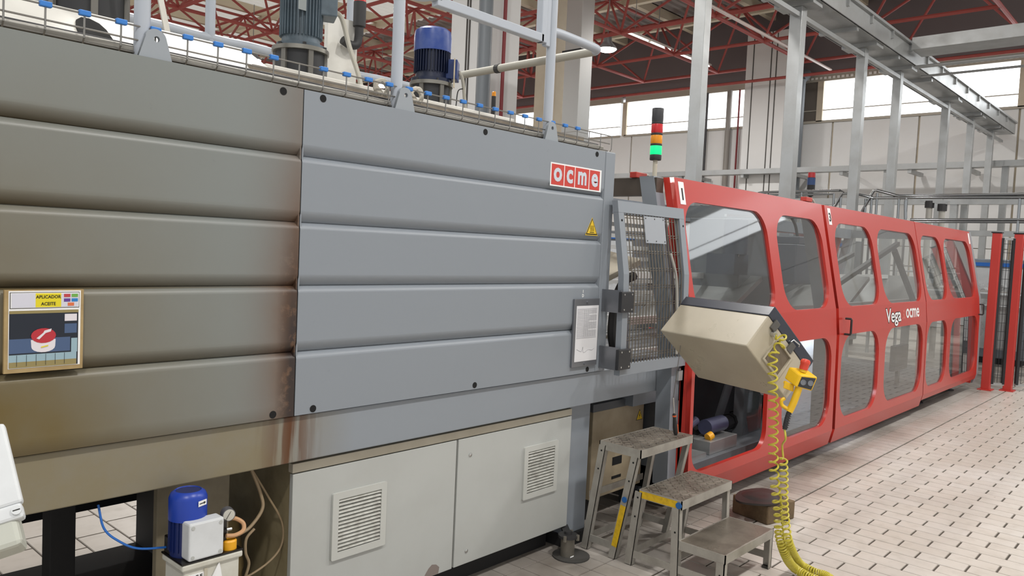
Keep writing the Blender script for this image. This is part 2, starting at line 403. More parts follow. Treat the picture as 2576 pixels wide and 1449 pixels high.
# ================================================================ hall lamps
mat('lamp_housing', '#8c8f92', 0.4, 0.6)
mat('lamp_glow', '#fff8ee', 0.4, emit=45.0)
hb = MB()
def lamp_at(x, y, z, power, label=None, proto=[None]):
    if proto[0] is None:
        t = thing('high_bay_lamp', label, 'lamp', (x, y, z), 'high bay lamps under the roof frame')
        obj('housing', MB().lathe([(0.05, 0.38), (0.10, 0.36), (0.12, 0.2), (0.26, 0.04), (0.27, 0.0)][::-1], (x, y, z), n=20), 'lamp_housing', t, smooth=True)
        obj('diffuser', MB().lathe([(0.20, -0.05), (0.25, -0.01), (0.25, 0.0)], (x, y, z), n=20), 'lamp_glow', t, smooth=True)
        obj('suspension_rod', MB().cyl((x, y, z+0.38), (x, y, 8.95), 0.012, n=6), 'lamp_housing', t)
        proto[0] = t
    else: t = dup(proto[0], (x, y, z), label)
    ld = bpy.data.lights.new('lamp_light', 'AREA'); ld.shape = 'DISK'; ld.size = 0.5; ld.energy = power; ld.color = (1, 0.985, 0.965)
    lo = bpy.data.objects.new('lamp_light', ld); COL.objects.link(lo); lo.parent = t; lo.location = (0, 0, -0.06)
    return t
LB = 'round high bay lamp hanging lit below the red roof frame'
LAMPS = [(13.1, 23.5), (17.9, 23.0), (18.0, 13.1), (18.1, 7.6), (3.0, -1.5), (8.0, -1.5), (13.0, -1.5), (18.0, -1.5), (-2.0, -1.5), (4.0, 6.0), (-2.0, 8.0), (8.0, 18.0)]  # first four hang in view; the others are unseen, added for light
for (x, y) in LAMPS: lamp_at(x, y, 7.2, 170, LB)
mat('tube_glow', '#ffffff', 0.5, emit=1.5)
for i in range(4):
    x0 = 18.3+i*1.22
    t = thing('fluorescent_batten', 'white fluorescent batten in the row below the red roof frame', 'lamp', (x0, 12.75, 7.7), 'fluorescent battens in a row')
    obj('tray', MB().box(x0, 12.65, 7.7, x0+1.15, 12.85, 7.76), mat('batten_white', '#e9e6df', 0.4), t)
    obj('tube', MB().cyl((x0+0.04, 12.70, 7.68), (x0+1.1, 12.70, 7.68), 0.02, n=8), 'tube_glow', t)
    obj('hanger', MB().cyl((x0+0.5, 12.75, 7.76), (x0+0.5, 12.75, 8.95), 0.01, n=6), 'lamp_housing', t)
# ================================================================ grey shrink tunnel
YP = 2.45                                                       # panel face
def worn_panel(name, base, stain_shade):
    k = NT(name); g = k.n('ShaderNodeNewGeometry'); sp = k.n('ShaderNodeSeparateXYZ'); k.l(g.outputs['Position'], sp.inputs[0])
    X, Z = sp.outputs[0], sp.outputs[2]
    nz = k.n('ShaderNodeTexNoise', Scale=2.2, Detail=6.0, Roughness=0.6); k.l(g.outputs['Position'], nz.inputs['Vector'])
    n2 = k.n('ShaderNodeTexNoise', Scale=22.0, Detail=5.0, Roughness=0.7); k.l(g.outputs['Position'], n2.inputs['Vector'])
    c = k.mix(k.math('MULTIPLY', k.ramp(n2.outputs['Fac'], [(0.66, (0, 0, 0)), (0.8, (1, 1, 1))]), 0.25), L(base), L('#5d6064'))
    if stain_shade:
        fx = k.math('MULTIPLY', k.math('SUBTRACT', 1.50, X), 1.0, True)
        fz = k.math('ADD', k.math('MULTIPLY', k.math('SUBTRACT', 2.15, Z), 0.80, True), 0.10, True)
        f = k.math('MULTIPLY', k.math('MULTIPLY', fx, fz), k.math('ADD', nz.outputs['Fac'], 0.6), True)
        c = k.mix(k.math('ADD', k.math('MULTIPLY', f, 0.95), 0.05, True), c, L('#635329'))  # heat browning, with weaker light at the lower left painted in too
        # brown band above every pressed rib, fading upward
        fr = k.math('FRACT', k.math('MULTIPLY', k.math('SUBTRACT', Z, 1.183), 1/0.2352))
        r = k.math('MULTIPLY', k.math('SUBTRACT', 0.22, fr), 4.6, True)
        c = k.mix(k.math('MULTIPLY', r, k.math('ADD', k.math('MULTIPLY', fx, 0.6), 0.35, True)), c, L('#473a1e'))
        # rust and scorched paint along the joint edge
        e = k.math('MULTIPLY', k.math('SUBTRACT', X, 1.28), 3.7, True); e = k.math('MULTIPLY', e, e)
        lo = k.math('ADD', k.math('MULTIPLY', k.math('SUBTRACT', 1.95, Z), 0.95, True), 0.42, True)
        e2 = k.math('MULTIPLY', k.math('MULTIPLY', e, lo), k.math('ADD', k.math('MULTIPLY', nz.outputs['Fac'], 1.3), 0.45), True)
        c = k.mix(k.math('MULTIPLY', e2, 0.85), c, L('#5e3a17'))
        b1 = k.math('MULTIPLY', k.math('SUBTRACT', X, 1.485), 17.0, True)
        b2 = k.math('MULTIPLY', b1, k.math('MULTIPLY', k.math('SUBTRACT', 1.72, Z), 2.2, True), True)
        b3 = k.math('MULTIPLY', b2, k.ramp(n2.outputs['Fac'], [(0.34, (0, 0, 0)), (0.48, (1, 1, 1))]), True)
        c = k.mix(k.math('MULTIPLY', b3, 0.9), c, L('#241d1d'))
    k.l(c, k.b.inputs['Base Color']); k.b.inputs['Roughness'].default_value = 0.42; k.b.inputs['Specular IOR Level'].default_value = 0.5
    return k.m
worn_panel('panel_grey', '#838990', False); worn_panel('panel_stained_shaded', '#7b8181', True)  # left base is darker: falling light is part of its colour
k = NT('beam_worn'); g = k.n('ShaderNodeNewGeometry'); sp = k.n('ShaderNodeSeparateXYZ'); k.l(g.outputs['Position'], sp.inputs[0])
nz = k.n('ShaderNodeTexNoise', Scale=3.0, Detail=7.0, Roughness=0.65); k.l(g.outputs['Position'], nz.inputs['Vector'])
ms = k.n('ShaderNodeMapping'); ms.inputs['Scale'].default_value = (30, 30, 2.2); k.l(g.outputs['Position'], ms.inputs[0])
n3 = k.n('ShaderNodeTexNoise', Scale=1.0, Detail=4.0); k.l(ms.outputs[0], n3.inputs['Vector'])
f = k.math('MULTIPLY', k.math('MULTIPLY', k.math('SUBTRACT', 1.85, sp.outputs[0]), 2.4, True), k.math('ADD', nz.outputs['Fac'], 0.45), True)
c = k.mix(f, L('#868c93'), L('#7c735c'))
rx = k.math('SUBTRACT', 1.0, k.math('MULTIPLY', k.math('ABSOLUTE', k.math('SUBTRACT', sp.outputs[0], 1.56)), 7.0), True)
rr = k.math('MULTIPLY', rx, k.ramp(n3.outputs['Fac'], [(0.38, (0, 0, 0)), (0.52, (1, 1, 1))]), True)
k.l(k.mix(rr, c, L('#55300f')), k.b.inputs['Base Color']); k.b.inputs['Roughness'].default_value = 0.45
mat('body_grey', '#7b828b', 0.5, dirt=0.3, dirtc='#5b5348'); mat('dark_frame', '#1d1c1d', 0.7); mat('hole_black', '#0a0a0b', 0.9)
mat('hood_white', '#d9d7d0', 0.45, dirt=0.35, dirtc='#8b7f6c', scale=3); mat('insulation', '#8a8072', 0.9, dirt=0.6, dirtc='#3f352a', scale=8, bump=0.5)
mat('plate_dirty', '#7c735f', 0.6, dirt=0.6, dirtc='#3b3120', scale=3)
mat('label_white', '#e6e6e6', 0.5); mat('logo_red', '#c0392f', 0.45); mat('logo_grey', '#c3c9d3', 0.45); mat('sign_yellow', '#dcb82c', 0.5); mat('ink', '#15130f', 0.6)
tun = thing('shrink_tunnel', 'long grey shrink tunnel machine with ribbed side panels, left one browned by heat and toned darker for shade', 'machine', (1.5, 3.1, 0))
RIBS = [1.889, 1.652, 1.424, 1.183]
def panel(x0, x1, m):
    prof = [(YP+0.0, 2.122)]
    for z in RIBS: prof += [(YP, z+0.042), (YP, z+0.039), (YP+0.003, z+0.029), (YP+0.010, z+0.016), (YP+0.020, z+0.004), (YP+0.026, z), (YP+0.020, z-0.002), (YP+0.009, z-0.009), (YP+0.003, z-0.016), (YP, z-0.024), (YP, z-0.026)]
    prof += [(YP, 0.952), (YP+0.05, 0.952), (YP+0.05, 2.122)]
    p = obj('side_panel', MB().prism([(x0, a, b) for a, b in prof], (x1-x0, 0, 0)), m, tun, smooth=True)
    for xa in (x0, x1-0.005): obj('edge_flange', MB().box(xa, YP+0.003, 0.952, xa+0.005, YP+0.05, 2.122), m, p)
    return p
pl = panel(-0.75, 1.564, 'panel_stained_shaded'); pr_ = panel(1.568, 3.398, 'panel_grey')
for x, z, p in ((1.484, 2.101, pl), (1.646, 2.103, pr_), (2.489, 2.099, pr_), (3.323, 2.099, pr_), (1.48, 0.968, pl), (1.645, 0.969, pr_), (2.49, 0.971, pr_), (3.332, 0.97, pr_)):
    obj('fixing_hole', MB().cyl((x, YP-0.0012, z), (x, YP+0.01, z), 0.0135, n=18), 'hole_black', p)
obj('seam', MB().box(1.564, 2.47, 0.95, 1.568, 2.50, 2.12), 'hole_black', tun)
obj('corner_post', MB().box(3.402, YP-0.002, 0.95, 3.490, YP+0.06, 2.125), 'panel_grey', tun, bevel=0.006)
obj('lower_beam', MB().box(-0.75, 2.465, 0.775, 4.22, 2.54, 0.947), 'beam_worn', tun, bevel=0.004)
obj('tunnel_body', MB().box(-0.75, 2.51, 0.95, 3.47, 3.74, 2.10), 'body_grey', tun)
obj('rear_skirt', MB().box(-0.75, 3.70, 0.33, 3.47, 3.74, 0.95), 'dark_frame', tun)
obj('underpan', MB().box(-0.75, 2.56, 0.80, 3.47, 3.70, 0.95), 'dark_frame', tun)
obj('floor_rail', MB().box(-0.75, 2.95, 0.03, 1.55, 3.60, 0.17), 'dark_frame', tun)
for x0, x1, y0, y1, m in ((1.145, 1.405, 2.60, 2.63, 'plate_dirty'), (0.60, 0.72, 3.55, 3.65, 'dark_frame'), (0.945, 1.03, 3.0, 3.08, 'dark_frame'), (1.49, 1.75, 3.4, 3.6, 'dark_frame'), (3.295, 3.475, 2.52, 2.60, 'panel_grey')):
    obj('leg', MB().box(x0, y0, 0.06 if x0 > 3 else 0.0, x1, y1, 0.80), m, tun, bevel=0.003)
obj('leg_foot', MB().box(3.28, 2.50, 0.0, 3.49, 2.66, 0.065), 'dark_frame', tun)
# roof of the tunnel: white hood on the left, flat cover over the fans
hp = [(2.575, 2.13), (2.60, 2.175), (2.74, 2.285), (3.62, 2.285), (3.66, 2.13)]
mbh = MB(); a = [(-0.75, y, z) for y, z in hp]; b = [(1.50 if z > 2.2 else 1.575, y, z) for y, z in hp]; n = len(hp)
mbh.add(a+b, [tuple(range(n)), tuple(range(n, 2*n))[::-1]]+[(i, n+i, n+(i+1) % n, (i+1) % n) for i in range(n)])
hood = obj('hood', mbh, 'hood_white', tun, bevel=0.004)
sl = (Vector((0, 2.74, 2.285))-Vector((0, 2.60, 2.175))).normalized()
arch = [(-0.05, 0.0), (0.05, 0.0), (0.046, 0.07), (0.034, 0.105), (0.01, 0.125), (-0.014, 0.122), (-0.036, 0.095), (-0.047, 0.05)]
obj('hood_opening', MB().prism([Vector((0.93, 2.60, 2.175))+Vector((u, 0, 0))+sl*v+Vector((0, -0.004, 0.004)) for u, v in arch], (0, 0.004, -0.004)), 'hole_black', hood)
obj('insulation_layer', MB().box(1.45, 2.60, 2.10, 3.40, 3.60, 2.205), 'insulation', tun)
obj('top_cover', MB().box(1.56, 2.70, 2.206, 2.95, 3.58, 2.243), 'hood_white', tun, bevel=0.004)
obj('top_ledge', MB().box(-0.75, 2.47, 2.10, 3.47, 2.64, 2.126), 'insulation', tun)
# lifting lugs with the rail posts
mat('rail_grey', '#a7adb6', 0.4); mat('lug_grey', '#8f959b', 0.5)
for x in (1.047, 2.033, 2.955):
    outl = [(-0.052, 0)]+[(-0.03*1+0.0, 0.07)]+[(0.032*math.cos(math.radians(t)), 0.066+0.028*math.sin(math.radians(t))) for t in range(165, 10, -15)]+[(0.052, 0)]
    me = curve_mesh([outl[::-1], circ(0.003, 0.064, 0.009)], 0.014)
    place(me, (x, 2.462, 2.118), (1, 0, 0), (0, 0, 1), tun)
    obj('lifting_lug', me, 'lug_grey', tun)
# ---- logo plate, warning sign, small mark on the right panel
def flat(x0, z0, x1, z1, m, parent, name, y=YP, t=0.0008, lay=1, label=None):
    return obj(name, MB().box(x0, y-t*lay, z0, x1, y-t*(lay-1), z1), m, parent, label=label)
lg = flat(2.950, 1.905, 3.370, 2.019, 'label_white', tun, 'logo_plate', label='white bordered red plate reading ocme in four squares')
xs = [2.958, 3.062, 3.148, 3.268, 3.362]; ZL = 1.962
for i, ch in enumerate('ocme'):
    flat(xs[i], 1.912, xs[i+1]-0.007, 2.012, 'logo_red', lg, 'logo_square', lay=2)
    me = text_mesh(ch, 0.128, 0.0042, 0.0004, 0.93 if ch != 'm' else 0.78); xc = (xs[i]+xs[i+1]-0.007)/2
    vx = [v.co.x for v in me.vertices]; vz = [v.co.y for v in me.vertices]; mx, mz = (max(vx)+min(vx))/2, (max(vz)+min(vz))/2
    me.transform(Matrix.Translation((-mx, -mz, 0)))
    obj('letter', place(me, (xc, YP-0.0022, ZL), (1, 0, 0), (0, 0, 1), tun), 'logo_grey', lg)
def tri(cx, z0, w_, h, m, parent, name, lay):
    y = YP-0.0008*lay
    return obj(name, MB().prism([(cx-w_/2, y, z0), (cx+w_/2, y, z0), (cx, y, z0+h)], (0, 0.0008, 0)), m, parent)
ws = tri(3.309, 1.676, 0.108, 0.094, 'sign_yellow', tun, 'hot_surface_sign', 1)
tri(3.309, 1.680, 0.098, 0.085, 'ink', ws, 'sign_border', 2); tri(3.309, 1.6855, 0.082, 0.0715, 'sign_yellow', ws, 'sign_field', 3)
for dx in (-0.011, 0.0, 0.011):
    obj('heat_wave', MB().tube([(3.309+dx+0.0025*math.sin(i*1.0), YP-0.0028, 1.698+i*0.0042) for i in range(8)], 0.0014, 4), 'ink', ws)
obj('sign_bar', MB().box(3.291, YP-0.0032, 1.690, 3.327, YP-0.0024, 1.6935), 'ink', ws)
me = text_mesh('1\nD', 0.022, 0.0006, 0.0003); obj('paint_mark', place(me, (3.262, YP-0.0006, 1.372), (1, 0, 0), (0, 0, 1), tun), 'label_white', tun)
# ---- document holder
mat('holder_steel', '#7d7f84', 0.35, 0.6); mat('paper', '#d7d7da', 0.6); mat('print_grey', '#9a9aa0', 0.7)
dh = thing('document_holder', 'flat metal document holder with a printed table sheet on the ribbed grey panel', 'document holder', (3.285, YP, 0.99))
obj('backing', MB().box(3.180, YP-0.014, 0.992, 3.394, YP-0.001, 1.346), 'holder_steel', dh, bevel=0.002)
pp = obj('sheet', MB().box(3.196, YP-0.0155, 1.020, 3.386, YP-0.0142, 1.310), 'paper', dh)
for i in range(22): obj('printed_line', MB().box(3.203, YP-0.0162, 1.292-i*0.0072, 3.203+(0.168 if i not in (4, 9, 15) else 0.1), YP-0.0156, 1.2945-i*0.0072), 'print_grey', pp)
for i in range(7): obj('printed_column', MB().box(3.265+i*0.0155, YP-0.0162, 1.150, 3.2658+i*0.0155, YP-0.0156, 1.29), 'print_grey', pp)
obj('signature', MB().tube(spline([(3.21, YP-0.016, 1.085), (3.25, YP-0.016, 1.072), (3.262, YP-0.016, 1.095), (3.27, YP-0.016, 1.065), (3.31, YP-0.016, 1.078), (3.34, YP-0.016, 1.074), (3.36, YP-0.016, 1.082)], 5), 0.001, 4), 'print_grey', pp)
for z in (1.328, 1.006): obj('screw', MB().cyl((3.285, YP-0.019, z), (3.285, YP-0.014, z), 0.006, n=10), 'holder_steel', dh)
# ---- notice
mat('board_tan', '#a58e63', 0.6, dirt=0.5, dirtc='#6d5227', scale=14); mat('cell_lilac', '#c9c9d4', 0.6); mat('cell_yellow', '#d8c81d', 0.6)
mat('photo_dark', '#151d2a', 0.4); mat('photo_blue', '#44587a', 0.4); mat('photo_tile', '#8fa9b4', 0.4); mat('photo_tan', '#8c7f52', 0.5); mat('photo_red', '#b02a35', 0.4); mat('photo_white', '#d8d3d8', 0.4)
nb = thing('notice_board', 'small laminated notice reading aplicador aceite with a picture of a red lidded tub', 'notice', (0.748, YP, 1.19))
NX, NZ = 0.648, 1.190
def np_(x0, z0, x1, z1, m, name, lay, parent=nb): return obj(name, MB().box(NX+x0, YP-0.012-0.0007*lay, NZ+z0, NX+x1, YP-0.012-0.0007*(lay-1), NZ+z1), m, parent)
obj('board', MB().box(NX, YP-0.012, NZ, NX+0.2, YP-0.002, NZ+0.23), 'board_tan', nb)
pap = np_(0.010, 0.012, 0.192, 0.227, 'label_white', 'paper', 1)
np_(0.013, 0.178, 0.188, 0.223, 'ink', 'header_rule', 2, pap); np_(0.0145, 0.1795, 0.1865, 0.2215, 'label_white', 'header', 3, pap)
np_(0.017, 0.181, 0.075, 0.220, 'cell_lilac', 'header_cell', 4, pap); np_(0.075, 0.181, 0.140, 0.220, 'cell_yellow', 'title_cell', 4, pap); np_(0.140, 0.181, 0.1845, 0.220, 'cell_lilac', 'header_cell', 4, pap)
for i, tx in enumerate(('APLICADOR', 'ACEITE')):
    me = text_mesh(tx, 0.0125, 0.00022, 0.0002, 0.92); obj('title', place(me, (NX+0.1075, YP-0.0152, NZ+0.2095-i*0.0195), (1, 0, 0), (0, 0, 1), nb), 'ink', pap)
for x, z, hx in ((0.147, 0.2085, '#b63a42'), (0.167, 0.2085, '#6aa547'), (0.147, 0.1955, '#5b3a8c'), (0.167, 0.1955, '#1f78bd'), (0.157, 0.1835, '#d06a3f')):
    np_(x, z, x+0.0165, z+0.009, mat('swatch_'+hx[1:], hx, 0.5), 'colour_swatch', 5, pap)
ph = np_(0.012, 0.014, 0.186, 0.172, 'photo_dark', 'picture', 2, pap)
np_(0.012, 0.164, 0.186, 0.172, 'photo_tan', 'picture_area', 3, pap); np_(0.012, 0.054, 0.165, 0.094, 'photo_blue', 'picture_area', 3, pap); np_(0.012, 0.030, 0.182, 0.050, 'photo_tile', 'picture_area', 3, pap); np_(0.012, 0.014, 0.182, 0.030, 'photo_tan', 'picture_area', 3, pap)
np_(0.150, 0.140, 0.182, 0.160, 'photo_white', 'picture_area', 3, pap); np_(0.150, 0.105, 0.182, 0.132, 'photo_blue', 'picture_area', 3, pap); np_(0.168, 0.05, 0.184, 0.09, 'photo_tile', 'picture_area', 3, pap)
for i in range(6): np_(0.03+i*0.024, 0.018, 0.0308+i*0.024, 0.049, 'photo_dark', 'picture_line', 4, pap)
def nshape(pts, m, name, lay):
    y = YP-0.012-0.0007*lay
    obj(name, MB().prism([(NX+u, y, NZ+v) for u, v in pts], (0, 0.0007, 0)), m, pap)
nshape([(0.0645, 0.09)]+[(0.096+0.03*math.cos(math.radians(t)), 0.08+0.016*math.sin(math.radians(t))-0.01) for t in range(180, 361, 20)]+[(0.127, 0.09)], 'photo_white', 'tub', 4)
nshape([(0.096+0.0315*math.cos(math.radians(t)), 0.101+0.021*math.sin(math.radians(t))) for t in range(0, 360, 20)], 'photo_red', 'tub_lid', 5)
nshape([(0.078, 0.094), (0.085, 0.091), (0.101, 0.108), (0.114, 0.112), (0.116, 0.12), (0.098, 0.115), (0.095, 0.109)], 'photo_white', 'brush', 6)
nshape([(0.09, 0.067), (0.108, 0.071), (0.108, 0.074), (0.09, 0.07)], 'cell_yellow', 'tub_label', 6)
# ================================================================ cable tray on the front edge
mat('wire_steel', '#8f8d89', 0.35, 0.8); mat('clip_blue', '#2f74c0', 0.5); mat('cable_grey', '#a5a29b', 0.55); mat('cable_dark', '#2b2a2b', 0.6)
ct = thing('wire_cable_tray', 'steel wire basket cable tray with blue clips along the top edge of the grey machine', 'cable tray', (2.0, 2.52, 2.126))
for y, z in ((2.475, 2.213), (2.478, 2.172), (2.49, 2.136), (2.56, 2.134), (2.60, 2.136)):
    obj('long_wire', MB().cyl((0.2, y, z), (3.47, y, z), 0.0028, n=6), 'wire_steel', ct)
for k_ in range(-3, 27):
    x = 0.851+0.10127*k_
    vw = obj('cross_wire', MB().tube([(x, 2.475, 2.216), (x, 2.476, 2.145), (x, 2.486, 2.132), (x, 2.60, 2.131)], 0.0028, 6), 'wire_steel', ct)
    if k_ != 7 and k_ < 24: obj('clip', MB().box(x-0.016, 2.467, 2.206, x+0.016, 2.483, 2.222), 'clip_blue', vw, bevel=0.003)
cb = thing('cable_bundle', 'bundle of grey and dark cables lying in the wire tray', 'cables', (2.0, 2.53, 2.136))
for i, (y, z, r) in enumerate(((2.505, 2.146, 0.011), (2.528, 2.146, 0.012), (2.552, 2.145, 0.010), (2.575, 2.144, 0.010), (2.54, 2.163, 0.008))):
    obj('cable', MB().tube(spline([(0.2+0.27*t, y+random.uniform(-.004, .004), z+random.uniform(-.001, .003)) for t in range(13)], 3), r, 8), 'cable_grey' if i != 4 else 'cable_dark', cb, smooth=True)
for x in (1.95, 2.13): 
    mbt = MB(); cx, cz = x, 2.205
    for i in range(3): mbt.tube(spline([(cx-0.02+0.01*i, 2.50, 2.175), (cx-0.03, 2.505, 2.2+0.008*i), (cx+0.01*i, 2.51, 2.232), (cx+0.03, 2.505, 2.205), (cx+0.015, 2.50, 2.172)], 5), 0.009, 7)
    one('cable_knot', mbt, mat('knot_cloth', '#b9b3a6', 0.9, dirt=0.5), ('pale knotted rag tied to the wire tray beside the blue motor' if x > 2 else 'pale knotted rag on the wire tray left of the middle lifting lug'), 'rag', smooth=True)
# ================================================================ guard rail on the tunnel roof
gr = thing('guard_rail', 'light grey tubular guard rail standing on top of the grey machine', 'railing', (2.0, 2.9, 2.13))
for x in (1.02, 2.015, 2.962): obj('rail_post', MB().cyl((x, 2.492, 2.126), (x, 2.492, 3.5), 0.0235, n=16), 'rail_grey', gr, smooth=True)
for x in (1.79, 2.585): obj('rail_post', MB().cyl((x, 3.61, 2.126), (x, 3.61, 3.5), 0.023, n=14), 'rail_grey', gr, smooth=True)
obj('rear_rail', MB().tube([(-0.4, 3.61, 2.52), (1.60, 3.61, 2.52), (1.70, 3.61, 2.515), (1.88, 3.61, 2.515), (1.98, 3.61, 2.52), (2.4, 3.61, 2.51), (2.50, 3.61, 2.505), (2.67, 3.61, 2.505), (2.77, 3.61, 2.51), (3.25, 3.61, 2.51)], 0.024, 10), 'rail_grey', gr, smooth=True)
obj('end_rail', MB().tube(spline([(2.965, 2.492, 2.652), (3.05, 2.494, 2.655), (3.25, 2.492, 2.65), (3.335, 2.497, 2.648), (3.368, 2.53, 2.647)], 5), 0.0225, 12), 'rail_grey', gr, smooth=True)
er = obj('end_rail', MB().tube([(3.368, 2.53, 2.647), (3.368, 3.52, 2.637), (3.34, 3.60, 2.62), (3.25, 3.61, 2.51)], 0.0225, 12), mat('rail_beige', '#a4a196', 0.5), gr, smooth=True)
obj('rail_collar', MB().cyl((3.368, 3.22, 2.640), (3.368, 3.25, 2.640), 0.0265, n=12), 'cable_dark', er)
for p, q in (((2.20, 2.60), (2.885, 2.60)), ((2.205, 2.60), (2.205, 3.5)), ((2.885, 2.58), (2.885, 3.5))):
    obj('gate_tube', MB().bar((p[0], 2.492, p[1]), (q[0], 2.492, q[1]), 0.04, 0.04, (0, 1, 0)), 'rail_grey', gr, bevel=0.004)
obj('gate_latch', MB().box(2.907, 2.478, 2.57, 2.937, 2.506, 3.4), 'rail_grey', gr, bevel=0.004)
obj('gate_link', MB().tube(spline([(2.02, 2.492, 2.585), (2.08, 2.492, 2.588), (2.15, 2.492, 2.60), (2.205, 2.492, 2.63)], 5), 0.015, 10), 'rail_grey', gr, smooth=True)
# ================================================================ fan motors
def fan(cx, cy, r, rm, body_m, cap_m, zt, name, label, cap, rot):
    t = thing(name, label, 'motor', (cx, cy, 2.243)); z0 = 2.243; zr = 2.405
    obj('base_drum', MB().cyl((cx, cy, z0), (cx, cy, zr), r*0.86, n=28), mat('drum_dark', '#242426', 0.5), t, smooth=True)
    for i in range(6):
        a = i*math.pi/3+0.35
        obj('spacer', MB().bar((cx+r*0.9*math.cos(a), cy+r*0.9*math.sin(a), z0), (cx+r*0.9*math.cos(a), cy+r*0.9*math.sin(a), zr), 0.022, 0.012, (math.cos(a), math.sin(a), 0)), mat('spacer_steel', '#77746e', 0.4, 0.6), t)
    rg = obj('mount_ring', MB().lathe([(r, zr), (r, zr+0.018), (r*0.5, zr+0.018)], (cx, cy, 0), n=36), mat('ring_steel', '#8d8a82', 0.35, 0.8, dirt=0.5), t, smooth=True)
    for i in range(6):
        a = i*math.pi/3+0.1; obj('bolt', MB().cyl((cx+r*0.9*math.cos(a), cy+r*0.9*math.sin(a), zr+0.018), (cx+r*0.9*math.cos(a), cy+r*0.9*math.sin(a), zr+0.03), 0.008, n=6), 'cable_dark', rg)
    zb = zr+0.018
    obj('flange', MB().lathe([(rm*1.12, zb), (rm*1.12, zb+0.018), (rm*0.9, zb+0.022), (rm*0.88, zb+0.045)], (cx, cy, 0), n=28), body_m, t, smooth=True)
    bd = obj('motor_body', MB().cyl((cx, cy, zb+0.02), (cx, cy, zt), rm*0.86, n=28), body_m, t, smooth=True)
    for i in range(36):
        a = 2*math.pi*i/36; p = Vector((cx+rm*0.9*math.cos(a), cy+rm*0.9*math.sin(a), zb+0.05))
        obj('cooling_fin', MB().bar(p, p+Vector((0, 0, zt-zb-0.05)), 0.004, rm*0.2, (math.cos(a), math.sin(a), 0)), body_m, bd)
    if cap: obj('fan_cowl', MB().lathe([(rm*1.02, zt-0.02), (rm*1.03, zt+0.055), (rm*0.98, zt+0.085), (rm*0.8, zt+0.098), (rm*0.2, zt+0.1)], (cx, cy, 0), n=30), cap_m, t, smooth=True)
    a = rot; d = Vector((math.cos(a), math.sin(a), 0)); s = Vector((-d.y, d.x, 0)); c0 = Vector((cx, cy, 0))+d*rm*0.8
    return t, c0, d, s
mat('motor_slate', '#56646e', 0.45, dirt=0.5, dirtc='#272c30', scale=9); mat('motor_navy', '#131d3a', 0.4, dirt=0.4, dirtc='#0d1322', scale=9); mat('motor_blue', '#1c3b86', 0.35, dirt=0.25, dirtc='#8e9bb5', scale=9)
mat('tape_cream', '#c4b79c', 0.7, dirt=0.5, scale=20)
t, c0, d, s = fan(1.945, 3.08, 0.123, 0.093, 'motor_slate', 'motor_slate', 2.75, 'fan_motor', 'slate grey finned fan motor with terminal box on a ring mount', True, math.radians(-28))
tb = obj('terminal_box', MB().obox(c0-s*0.05+Vector((0, 0, 2.575)), s*0.12, d*0.075, (0, 0, 0.14)), 'motor_slate', t, bevel=0.006)
obj('name_plate', MB().box(1.872, 2.991, 2.57, 1.91, 2.9925, 2.64), mat('plate_alu', '#9aa0a0', 0.4, 0.5), t)
pc = c0+d*0.075-s*0.0
obj('supply_cable', MB().tube(spline([pc+Vector((0.0, 0.03, 2.62)), pc+Vector((0.05, 0.03, 2.60)), pc+Vector((0.09, 0.02, 2.48)), pc+Vector((0.13, 0.0, 2.36)), pc+Vector((0.15, -0.02, 2.25))], 6), 0.011, 8), mat('sleeve_pale', '#b8b4a8', 0.6), t, smooth=True)
t, c0, d, s = fan(2.735, 3.10, 0.112, 0.094, 'motor_navy', 'motor_blue', 2.600, 'fan_motor', 'blue fan motor with bright blue cowl and taped terminal box', True, math.radians(-50))
obj('terminal_box', MB().obox(c0-s*0.03+Vector((0, 0, 2.445)), s*0.10, d*0.06, (0, 0, 0.10)), mat('motor_mid', '#22386f', 0.4), t, bevel=0.004)
obj('tape', MB().obox(c0-s*0.052+d*0.045+Vector((0, 0, 2.40)), s*0.03, d*0.004, (0, 0, 0.145)), 'tape_cream', t)
pc = c0+d*0.06+s*0.05
obj('supply_cable', MB().tube(spline([pc+Vector((0.0, 0.0, 2.50)), pc+Vector((0.03, 0.0, 2.46)), pc+Vector((0.05, 0, 2.36)), pc+Vector((0.07, 0, 2.25))], 6), 0.009, 8), 'sleeve_pale', t, smooth=True)
obj('thin_cable', MB().tube(spline([pc+Vector((0.04, 0.0, 2.42)), pc+Vector((0.0, 0.0, 2.40)), pc+Vector((-0.01, 0, 2.33)), pc+Vector((-0.02, 0, 2.25))], 6), 0.003, 6), 'cable_dark', t)
# the hood carries the third fan, so its ring sits higher
t, c0, d, s = fan(1.06, 3.06, 0.15, 0.115, 'motor_slate', 'motor_slate', 2.80, 'fan_motor', 'dark fan mount with ring on the white hood, its motor mostly out of sight', True, 0.0)
t.location.z += 0.042
obj('support_strip', MB().bar((1.265, 2.86, 2.243), (1.215, 2.86, 2.45), 0.02, 0.008, (0, 1, 0)), 'hood_white', t)
